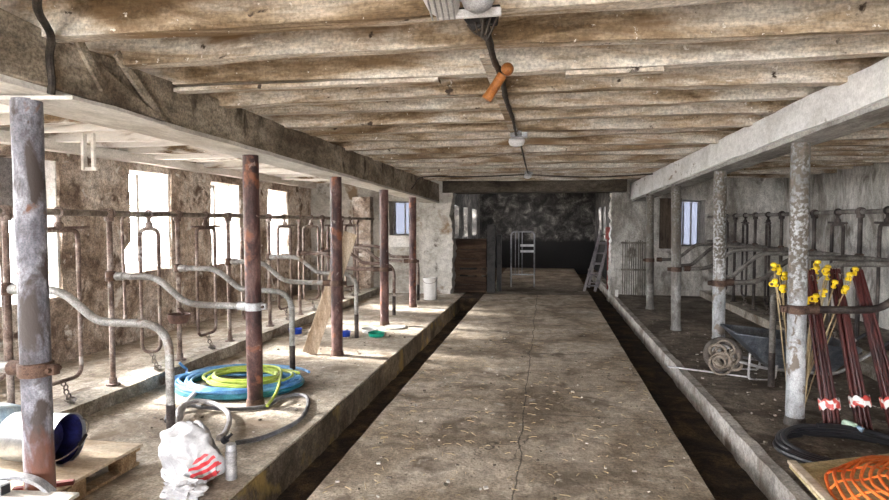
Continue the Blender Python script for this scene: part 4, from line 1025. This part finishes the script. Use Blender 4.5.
# thin canes with yellow insulators behind the grey post
cproto = None
ctops = [(1.79, 5.14, 1.22), (1.84, 5.18, 1.185), (1.87, 5.12, 1.15), (1.81, 5.16, 1.09), (1.85, 5.10, 1.05), (2.02, 5.2, 1.16), (2.07, 5.26, 1.22), (2.10, 5.14, 1.12), (2.14, 5.22, 1.19),
         (2.18, 5.3, 1.235), (2.20, 5.16, 1.15), (2.24, 5.26, 1.20), (2.29, 5.02, 1.16), (2.34, 5.04, 1.20), (2.12, 5.0, 1.20), (2.19, 5.02, 1.10), (2.26, 5.0, 1.06), (2.05, 5.0, 0.98), (2.16, 5.12, 1.02), (2.30, 5.18, 1.02), (2.00, 5.05, 0.80)]
for k, tp in enumerate(ctops):
    f = (2.06 + rs.uniform(-0.05, 0.07), 5.30 + rs.uniform(-0.07, 0.07), 0.003)
    d = Vector(tp) - Vector(f)
    if cproto is None:
        cproto = empty('insulator_cane', (0, 0, 0), '', 'cane')
        b = MB(); b.tube([(0, 0, 0), (0.003, 0.002, 0.5), (0, 0, 1.0)], 0.0055, 7); b.build('shaft', M['cane'], cproto)
        b = MB(); b.lathe([(0.007, 0.962), (0.017, 0.966), (0.020, 0.978), (0.011, 0.986), (0.012, 1.0), (0.024, 1.006), (0.022, 1.024), (0.008, 1.032)], 12)
        b.torus((0.03, 0, 0.99), 0.018, 0.006, (0, 1, 0.3), 10, 5)
        tag(b.build('insulator', M['yellow'], cproto), 'yellow plastic insulator')
        o = cproto
    else:
        o = copy_tree(cproto)
    o.location = f; o.rotation_mode = 'QUATERNION'
    o.scale = (1, 1, 1)
    o.rotation_quaternion = Vector((0, 0, 1)).rotation_difference(d) @ Quaternion((0, 0, 1), rs.uniform(0, 6))
    dz = d.length - 1.02
    # slide the cane along its own line so that the tip ends where it should
    o.location = Vector(f) + d.normalized() * max(0.0, dz) * 1.0
    side = tp[0] < 1.95
    tag(o, 'thin cane with a yellow insulator ' + ('showing left of the flaking grey post' if side else 'standing behind the maroon stakes'), 'cane',
        'yellow tipped canes left of the grey post' if side else 'yellow tipped canes behind the stakes')

# black hose coil, yellowed board, orange netting, small bottle
loops = [(0.46 - 0.02 * i + rr.uniform(-.03, .02), 0.36 - 0.015 * i + rr.uniform(-.03, .02), 0.02 + 0.014 * i, rr.uniform(-.02, .03), rr.uniform(-.03, .03)) for i in range(6)]
pts = []
for i, (rx, ry, z, ox, oy) in enumerate(loops):
    for k in range(24):
        a = 2 * math.pi * k / 24 + 2.0
        back = 0.5 + 0.5 * math.sin(a)
        pts.append((2.0 + ox + rx * math.cos(a), 4.36 + oy + ry * math.sin(a), 0.02 + (z - 0.02) * back))
b = MB(); b.tube(smooth_path(pts, 2), 0.019, 9)
tag(b.build('rubber_hose', M['black_hose'], origin=(2.0, 4.36, 0)), 'black rubber hose coiled behind the yellowed board', 'hose')
t = empty('yellowed_board', (2.0, 3.5, 0), 'yellowed board lying on the floor edge under the orange netting', 'board')
b = MB(); b.poly([(1.475, 3.90, 0.055), (1.435, 2.85, 0.055), (2.75, 2.85, 0.055), (2.75, 4.45, 0.055)], 0.018, (0, 0, 1)); b.build('sheet', M['yellow_board'], t, smooth=False, bevel=0.002)
b = MB(); b.bar((1.50, 3.93, 0.082), (1.475, 2.85, 0.082), 0.05, 0.02); b.build('edge_batten', M['ply'], t, smooth=False, bevel=0.003)
b = MB(); b.box(1.46, 2.7, 2.95, 3.02, 0.0, 0.055); b.box(1.62, 1.72, 3.02, 3.85, 0.002, 0.055); b.build('bearer', M['pallet'], t, smooth=False)
b = MB(); C0 = Vector((2.25, 3.36, 0.073))
def dome(rad, a):
    z = 0.13 * (1 - (rad / 0.73) ** 2) ** 0.6 if rad < 0.72 else 0
    wob = 1 + 0.05 * noise.noise(Vector((math.cos(a) * 2, math.sin(a) * 2, rad * 4)))
    return C0 + Vector((rad * wob * math.cos(a), rad * wob * math.sin(a) * 0.98, 0.012 + z + 0.008 * math.sin(a * 9 + rad * 30)))
rads = [0.09 + 0.040 * k for k in range(17)]
for rd in rads:
    b.tube([dome(rd, 2 * math.pi * k / 60) for k in range(60)], 0.0098, 6, closed=True)
for i, (r0, r1) in enumerate(zip(rads, rads[1:])):
    m = int(6 + 26 * r0)
    for k in range(m):
        a = 2 * math.pi * (k + 0.5 * (i % 2)) / m
        b.tube([dome(r0, a), dome((r0 + r1) / 2, a + 0.01), dome(r1, a)], 0.0065, 5)
tag(b.build('safety_netting', M['orange'], origin=tuple(C0)), 'orange plastic safety netting rolled up on the yellowed board', 'netting')
t = empty('small_bottle', (2.20, 4.62, 0.06), 'small pale green and blue bottle lying on the black hose', 'bottle')
BT = Matrix.Translation((2.13, 4.70, 0.105)) @ Matrix.Rotation(R(-52), 4, 'Z') @ Matrix.Rotation(R(96), 4, 'Y')
b = MB(); b.lathe([(0.02, 0), (0.028, 0.004), (0.028, 0.085), (0.014, 0.10)], 18, BT); b.build('bottle_body', grime('pale_green_plastic', [(0.3, (0.30, 0.46, 0.36)), (0.6, (0.46, 0.60, 0.48))], 8, fine=0.1, rough=0.35, bump=0), t)
b = MB(); b.lathe([(0.017, 0.098), (0.020, 0.10), (0.020, 0.135), (0.008, 0.138)], 18, BT); b.build('bottle_cap', grime('slate_blue_plastic', [(0.3, (0.16, 0.24, 0.34)), (0.6, (0.26, 0.36, 0.46))], 8, fine=0.1, rough=0.35, bump=0), t)

# ------------------------------------------------------------------ ceiling lamps and cable
t = empty('cage_lamp', (-0.29, 2.15, 2.40), 'large white ceiling lamp with grey end at the picture top', 'ceiling lamp')
b = MB(); b.box(-0.41, -0.165, 1.85, 2.13, 2.325, 2.345); b.build('back_plate', M['lamp_grey'], t, smooth=False, bevel=0.004)
b = MB(); b.bar((-0.395, 2.215, 2.312), (-0.165, 2.208, 2.312), 0.022, 0.03); b.build('rim', M['lamp_white'], t, smooth=False, bevel=0.004)
b = MB(); b.poly([(-0.425, 2.135, 2.325), (-0.415, 2.135, 2.295), (-0.385, 2.135, 2.275), (-0.315, 2.135, 2.275), (-0.30, 2.135, 2.325)], 0.25, (0, -1, 0)); sh = b.build('ribbed_cover', M['lamp_white'], t, smooth=False, bevel=0.012)
b = MB()
for k in range(5):
    b.tube([(-0.405 + 0.02 * k, 2.14, 2.272), (-0.38 + 0.02 * k, 1.9, 2.272)], 0.0035, 6)
b.build('guard_wire', M['lamp_grey'], sh)
b = MB(); b.lathe([(0.062, 0.03), (0.060, 0.0), (0.048, -0.03), (0.025, -0.045), (0.004, -0.05)], 24, Matrix.Translation((-0.235, 2.07, 2.315))); tag(b.build('dome', M['lamp_grey'], t), 'rounded grey metal end')
b = MB(); b.box(-0.31, -0.20, 1.87, 2.0, 2.345, 2.41); b.build('mounting_plate', M['lamp_grey'], t, smooth=False)
bm = bmesh.new(); b = MB(); bm.free()
outline = [(-0.352, 2.375), (-0.30, 2.31), (-0.285, 2.288), (-0.245, 2.302), (-0.19, 2.305), (-0.178, 2.385)]
b.poly([(x, 2.325 + 0.01 * math.sin(x * 60), z) for (x, z) in outline], 0.02, (0, 1, 0))
tag(b.build('black_rag', M['black_cloth'], smooth=False, bevel=0.006), 'pointed black rag hanging behind the large ceiling lamp', 'rag')
b = MB()
cp = smooth_path([(-0.24, 2.30, 2.335), (-0.25, 2.40, 2.315), (-0.255, 2.55, 2.375), (-0.262, 3.0, 2.36), (-0.25, 3.4, 2.358), (-0.265, 4.0, 2.358), (-0.262, 4.7, 2.358), (-0.275, 5.55, 2.352), (-0.27, 6.6, 2.372), (-0.29, 8.2, 2.372), (-0.30, 10.1, 2.362)], 10)
b.tube(cp, 0.016, 8, rf=lambda s: (1.0 + 0.45 * noise.noise(Vector((s * 45, 0, 0)))) * (1 if s < 0.62 else 0.65))
for k in range(5):
    b.tube(smooth_path([(-0.30 + 0.03 * k, 2.30, 2.30 + 0.01 * k), (-0.27 + 0.01 * k, 2.335, 2.275 - 0.006 * k), (-0.25, 2.36, 2.30), (-0.245, 2.42, 2.32)], 6), 0.004, 6)
tag(b.build('ceiling_cable', M['cable']), 'thick furry black cable along the middle of the ceiling', 'cable')
t = empty('ceiling_fitting', (-0.24, 3.2, 2.36), 'orange-brown tube with a round ball end hanging from the ceiling cable', 'ceiling fitting')
b = MB(); b.tube([(-0.232, 3.2, 2.325), (-0.245, 3.2, 2.305), (-0.312, 3.2, 2.205)], 0.0265, 16); b.tube([(-0.316, 3.2, 2.20), (-0.305, 3.2, 2.216)], 0.029, 16); b.build('tube', M['amber'], t)
bm = bmesh.new(); bmesh.ops.create_uvsphere(bm, u_segments=20, v_segments=14, radius=0.034); bmesh.ops.translate(bm, verts=bm.verts, vec=(-0.205, 3.19, 2.352))
mb = MB(); mb.bm.free(); mb.bm = bm; mb.build('ball', M['amber'], t)
b = MB(); b.tube([(-0.25, 3.2, 2.372), (-0.222, 3.2, 2.335)], 0.008, 6); b.build('hook', M['cable'], t)

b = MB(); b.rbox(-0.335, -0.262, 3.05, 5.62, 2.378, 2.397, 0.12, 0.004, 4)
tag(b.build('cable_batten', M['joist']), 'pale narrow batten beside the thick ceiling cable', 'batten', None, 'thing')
def bulkhead(x, y, z, s, label):
    t = empty('bulkhead_lamp', (x, y, z), label, 'ceiling lamp', None)
    T = Matrix.Translation((x, y, z)) @ Matrix.Scale(s, 4) @ Matrix.Rotation(R(180), 4, 'X')
    b = MB(); b.lathe([(0.05, -0.01), (0.06, 0.0), (0.062, 0.035), (0.045, 0.05)], 20, T); b.build('base', M['lamp_grey'], t)
    b = MB(); b.lathe([(0.045, 0.045), (0.070, 0.06), (0.078, 0.085), (0.065, 0.115), (0.035, 0.13), (0.005, 0.132)], 24, T @ Matrix.Rotation(R(18), 4, 'X')); b.build('globe', M['lamp_white'], t)
    b = MB(); b.box(x + 0.05 * s, x + 0.10 * s, y - 0.03 * s, y + 0.03 * s, z - 0.05 * s, z, None); b.build('terminal_box', M['lamp_grey'], t, smooth=False, bevel=0.004)
bulkhead(-0.275, 5.64, 2.385, 1.0, 'small white globe lamp on the ceiling cable above the walkway')
bulkhead(-0.305, 10.05, 2.385, 0.85, 'farthest tiny white lamp where the two ceiling cables cross')
b = MB(); b.tube(smooth_path([(-2.33, 10.05, 2.06), (-2.24, 10.1, 2.18), (-2.14, 10.1, 2.31), (-1.9, 10.12, 2.335), (-1.3, 10.15, 2.325), (-0.8, 10.17, 2.335), (-0.32, 10.2, 2.35), (0.1, 10.22, 2.325), (0.6, 10.25, 2.305), (1.1, 10.27, 2.31), (1.72, 10.3, 2.345)], 6), 0.011, 7)
tag(b.build('cross_cable', M['cable']), 'thin black cable sagging across the ceiling before the doorway', 'cable')
b = MB(); b.bar((-4.26, 5.0, 2.38), (-4.26, 5.0, 2.04), 0.05, 0.03, (1, 0, 0)); b.bar((-4.16, 5.0, 2.38), (-4.16, 5.0, 2.06), 0.035, 0.03, (1, 0, 0)); b.bar((-4.28, 5.0, 2.05), (-4.13, 5.0, 2.05), 0.03, 0.03)
tag(b.build('hanging_bracket', M['whiteboard'], smooth=False, bevel=0.004), 'pale wooden bracket hanging from the ceiling before the stained pier', 'bracket')

# ------------------------------------------------------------------ by the far doorway
t = empty('board_partition', (-1.55, 13.25, 0), 'dark brown board partition on the left in the far doorway', 'partition')
zz = [(0.0, 0.17), (0.18, 0.345), (0.385, 0.50), (0.545, 0.74), (0.75, 0.94), (0.95, 1.14)]
for (z0, z1) in zz:
    b = MB(); b.rbox(-2.02, -1.30, 13.24, 13.27, z0, z1, 0.15, 0.004, 4); b.build('board', M['dark_wood'], t)
for x in (-1.95, -1.46):
    b = MB(); b.box(x - 0.05, x + 0.05, 13.27, 13.32, 0, 1.16); b.build('batten', M['dark_wood'], t, smooth=False)
for (x, y, h, w, lab) in ((-1.17, 13.3, 1.5, 0.11, 'thick black post right of the brown partition'), (-1.02, 13.55, 1.28, 0.06, 'thin black post right of the brown partition')):
    b = MB(); b.rbox(x - w, x + w * 0.6, y - 0.05, y + 0.06, -0.01, h, 0.12, 0.008, 4)
    tag(b.build('gate_post', M['black_iron']), lab, 'post')
b = MB(); b.rbox(-1.98, -1.30, 13.22, 13.25, 1.14, 1.19, 0.15, 0.004, 4); b.build('top_rail', M['dark_wood'], t)
t = empty('tube_gate', (-0.55, 14.6, 0), 'grey tubular gate with rounded corner standing in the far doorway', 'gate')
b = MB(); b.tube(fillet([(-0.82, 14.5, 0.0), (-0.82, 14.5, 1.33), (-0.27, 14.55, 1.33), (-0.27, 14.55, 0.0)], 0.10, 6), 0.018, 10); b.build('gate_frame', M['grey_gate'], t)
for z in (0.30, 0.86, 1.0):
    b = MB(); b.bar((-0.82 if z < .5 else -0.60, 14.5, z), (-0.27, 14.55, z), 0.02, 0.055 if z > 0.5 else 0.03); b.build('cross_bar', M['grey_gate'] if z < .5 else M['lamp_white'], t, smooth=False)  # upper two bars coloured white to stand in for bright reflections on the gate
for x in (-0.72, -0.64, -0.56):
    b = MB(); b.tube([(x, 14.51, 0.30), (x, 14.51, 1.33)], 0.010, 8); b.build('bar', M['grey_gate'], t)
def ladder(a, bb, wv, n, mat, label):
    t = empty('ladder', a, label, 'ladder', 'ladders leaning in the far doorway')
    a, bb, wv = Vector(a), Vector(bb), Vector(wv)
    for s in (0, 1):
        q = MB(); q.bar(a + wv * s, bb + wv * s, 0.035, 0.055, (1, 0, 0.3)); q.build('side_rail', mat, t, smooth=False)
    for k in range(n):
        f = (k + 0.5) / n
        q = MB(); q.tube([a.lerp(bb, f), a.lerp(bb, f) + wv], 0.017, 8); q.build('rung', mat, t)
ladder((0.86, 13.85, 0), (1.22, 14.35, 1.20), (0.24, 0.05, 0), 5, M['ladder'], 'lower grey ladder leaning right inside the far doorway')
ladder((1.02, 14.7, 0), (1.33, 15.1, 1.38), (0.22, 0.05, 0), 6, M['ladder'], 'taller ladder leaning behind the lower grey one')
b = MB(); b.rbox(1.36, 1.50, 14.25, 14.32, 1.18, 1.45, 0.1, 0.01, 4)
b.box(1.40, 1.46, 14.26, 14.31, -0.005, 1.2)
tag(b.build('red_stake', M['red_paint']), 'faded red wooden stake behind the leaning ladders', 'stake')
b = MB(); b.rbox(1.44, 1.50, 12.9, 13.0, 0.0, 0.14, 0.05, 0.004, 4)
tag(b.build('white_stone', M['white_plastic']), 'small white block at the gutter edge below the far doorway', 'block')
t = empty('slat_hurdle', (1.88, 13.2, 0), 'grey slatted hurdle leaning on the far wall right of the doorway', 'hurdle')
for k in range(13):
    x = 1.62 + 0.045 * k
    b = MB(); b.tube([(x, 13.20, 0.0), (x + 0.006 * math.sin(k * 2), 13.24, 1.15 + 0.03 * math.sin(k))], 0.012, 6); b.build('slat', M['hurdle'], t)
for z in (0.55, 1.12):
    b = MB(); b.bar((1.58, 13.19 + 0.035 * z, z), (2.20, 13.19 + 0.035 * z, z), 0.03, 0.04); b.build('cross_bar', M['hurdle'], t, smooth=False)
b = MB(); b.rbox(-3.55, -2.80, 12.74, 12.78, 1.02, 1.26, 0.12, 0.004, 4)
tag(b.build('shelf_board', M['whiteboard']), 'pale board fixed below the small window of the far left wall', 'board')
b = MB(); b.rbox(-4.15, -3.75, 12.55, 12.8, 0.0, 2.10, 0.12, 0.012, 4)
struct(b.build('trim_8', M['wall_l']))
b = MB(); b.rbox(2.36, 2.80, 13.22, 13.26, 1.0, 2.06, 0.15, 0.004, 4)  # flat dark brown panel across the left half of the window
tag(b.build('window_shutter', M['brown_panel']), 'dark brown panel covering the left half of the far right window', 'shutter')
b = MB(); b.rbox(-5.52, -5.49, 4.70, 5.85, 1.62, 2.30, 0.15, 0.004, 4)
tag(b.build('window_board', M['dark_board']), 'dark grey board closing the upper half of the nearest window', 'board')

# ------------------------------------------------------------------ loose straw and crumbs
def litter(name, mat, n, area, z, lab, cat, size=(0.02, 0.07), th=0.0022, chunky=False, seed=1):
    r = random.Random(seed); b = MB()
    for _ in range(n):
        x0, x1, y0, y1 = area[r.randrange(len(area))]
        x, y = r.uniform(x0, x1), r.uniform(y0, y1); a = r.uniform(0, math.pi); L_ = r.uniform(*size)
        if chunky:
            s = L_ * 0.4; T = Matrix.Translation((x, y, z)) @ Matrix.Rotation(a, 4, 'Z') @ Matrix.Rotation(r.uniform(-.4, .4), 4, 'X')
            b.box(-s, s, -s * 0.7, s * 0.7, -s * 0.2, s * 0.5, T)
        else:
            dx, dy = math.cos(a) * L_ / 2, math.sin(a) * L_ / 2
            b.tube([(x - dx, y - dy, z + 0.002), (x + r.uniform(-.005, .005), y + r.uniform(-.005, .005), z + 0.006), (x + dx, y + dy, z + 0.003)], th, 4)
    o = b.build(name, mat)
    tag(o, lab, cat, None, 'stuff')
litter('straw_litter', M['straw'], 420, [(-1.28, 0.92, 2.6, 9.0), (-1.28, 0.92, 2.6, 6.0)], 0.004, 'short bits of straw scattered over the concrete walkway', 'straw')
litter('plaster_crumbs', M['crumbs'], 200, [(-1.28, 0.92, 2.6, 9.0), (1.5, 3.0, 4.0, 9.0), (-3.5, -1.85, 4, 11)], 0.004, 'pale plaster crumbs scattered over the floors', 'crumbs', (0.012, 0.035), chunky=True, seed=2)
litter('dirt_clods', M['stall_floor_r'], 320, [(1.5, 3.1, 4.0, 10.0), (1.5, 3.1, 4.0, 10.0), (-1.28, 0.92, 2.6, 8.0), (-3.5, -1.85, 4, 9)], 0.004, 'dark dirt clods scattered over the floors', 'dirt', (0.012, 0.04), chunky=True, seed=4)
litter('gutter_hay', M['hay'], 160, [(-1.60, -1.34, 2.6, 3.45)], -0.25, 'yellow hay lying in the gutter beside the carrier bag', 'hay', (0.05, 0.16), 0.0028, seed=3)

# ------------------------------------------------------------------ light: bright overcast sky, low soft sun on the window side
w = bpy.data.worlds.new('sky'); scene.world = w; w.use_nodes = True
bg = w.node_tree.nodes['Background']; bg.inputs['Color'].default_value = (0.97, 0.97, 1.0, 1); bg.inputs['Strength'].default_value = 30.0
sun = bpy.data.lights.new('sun', 'SUN'); sun.energy = 15.0; sun.angle = R(7); sun.color = (1.0, 0.96, 0.91)
so = link(bpy.data.objects.new('sun', sun))
so.rotation_mode = 'QUATERNION'
so.rotation_quaternion = Vector((0, 0, -1)).rotation_difference(Vector((1.0, -0.17, -0.46)).normalized())
def portal(c, sx, sy, d):
    l = bpy.data.lights.new('daylight_opening', 'AREA'); l.shape = 'RECTANGLE'; l.size = sx; l.size_y = sy; l.cycles.is_portal = True
    o = link(bpy.data.objects.new('daylight_opening', l)); o.location = c
    o.rotation_mode = 'QUATERNION'; o.rotation_quaternion = Vector(d).to_track_quat('-Z', 'Y')
for (y0, y1, z0, z1) in WINS:
    portal((XL - TH - 0.03, (y0 + y1) / 2, (z0 + z1) / 2 - 0.02), y1 - y0 + 0.1, z1 - z0 + 0.2, (1, 0, 0))
portal((-0.2, YB - 0.42, 1.07), 2.5, 2.2, (0, 1, 0))
portal((EL - 0.47, 17.2, 1.52), 4.9, 1.0, (1, 0, 0))
portal((ER + 0.47, 18.1, 1.52), 2.3, 1.0, (-1, 0, 0))
portal(((WR[0] + WR[1]) / 2, YR + 0.52, 1.53), 0.9, 1.0, (0, -1, 0))
portal(((WL[0] + WL[1]) / 2, YF + 0.52, 1.65), 0.6, 0.8, (0, -1, 0))

# ------------------------------------------------------------------ camera
cam = bpy.data.cameras.new('camera'); cam.sensor_width = 36; cam.lens = 600 / 889 * 36; cam.clip_start = 0.02; cam.clip_end = 200
co = link(bpy.data.objects.new('camera', cam)); co.location = (0, 0, 1.55)
co.rotation_euler = (R(90 - 2.62), 0, R(9.59))
scene.camera = co
vs = scene.view_settings
vs.view_transform = 'Standard'; vs.look = 'None'; vs.gamma = 1.0; vs.exposure = 1.25; vs.use_curve_mapping = False
scene.cycles.max_bounces = 10; scene.cycles.diffuse_bounces = 5
scene.cycles.use_denoising = True
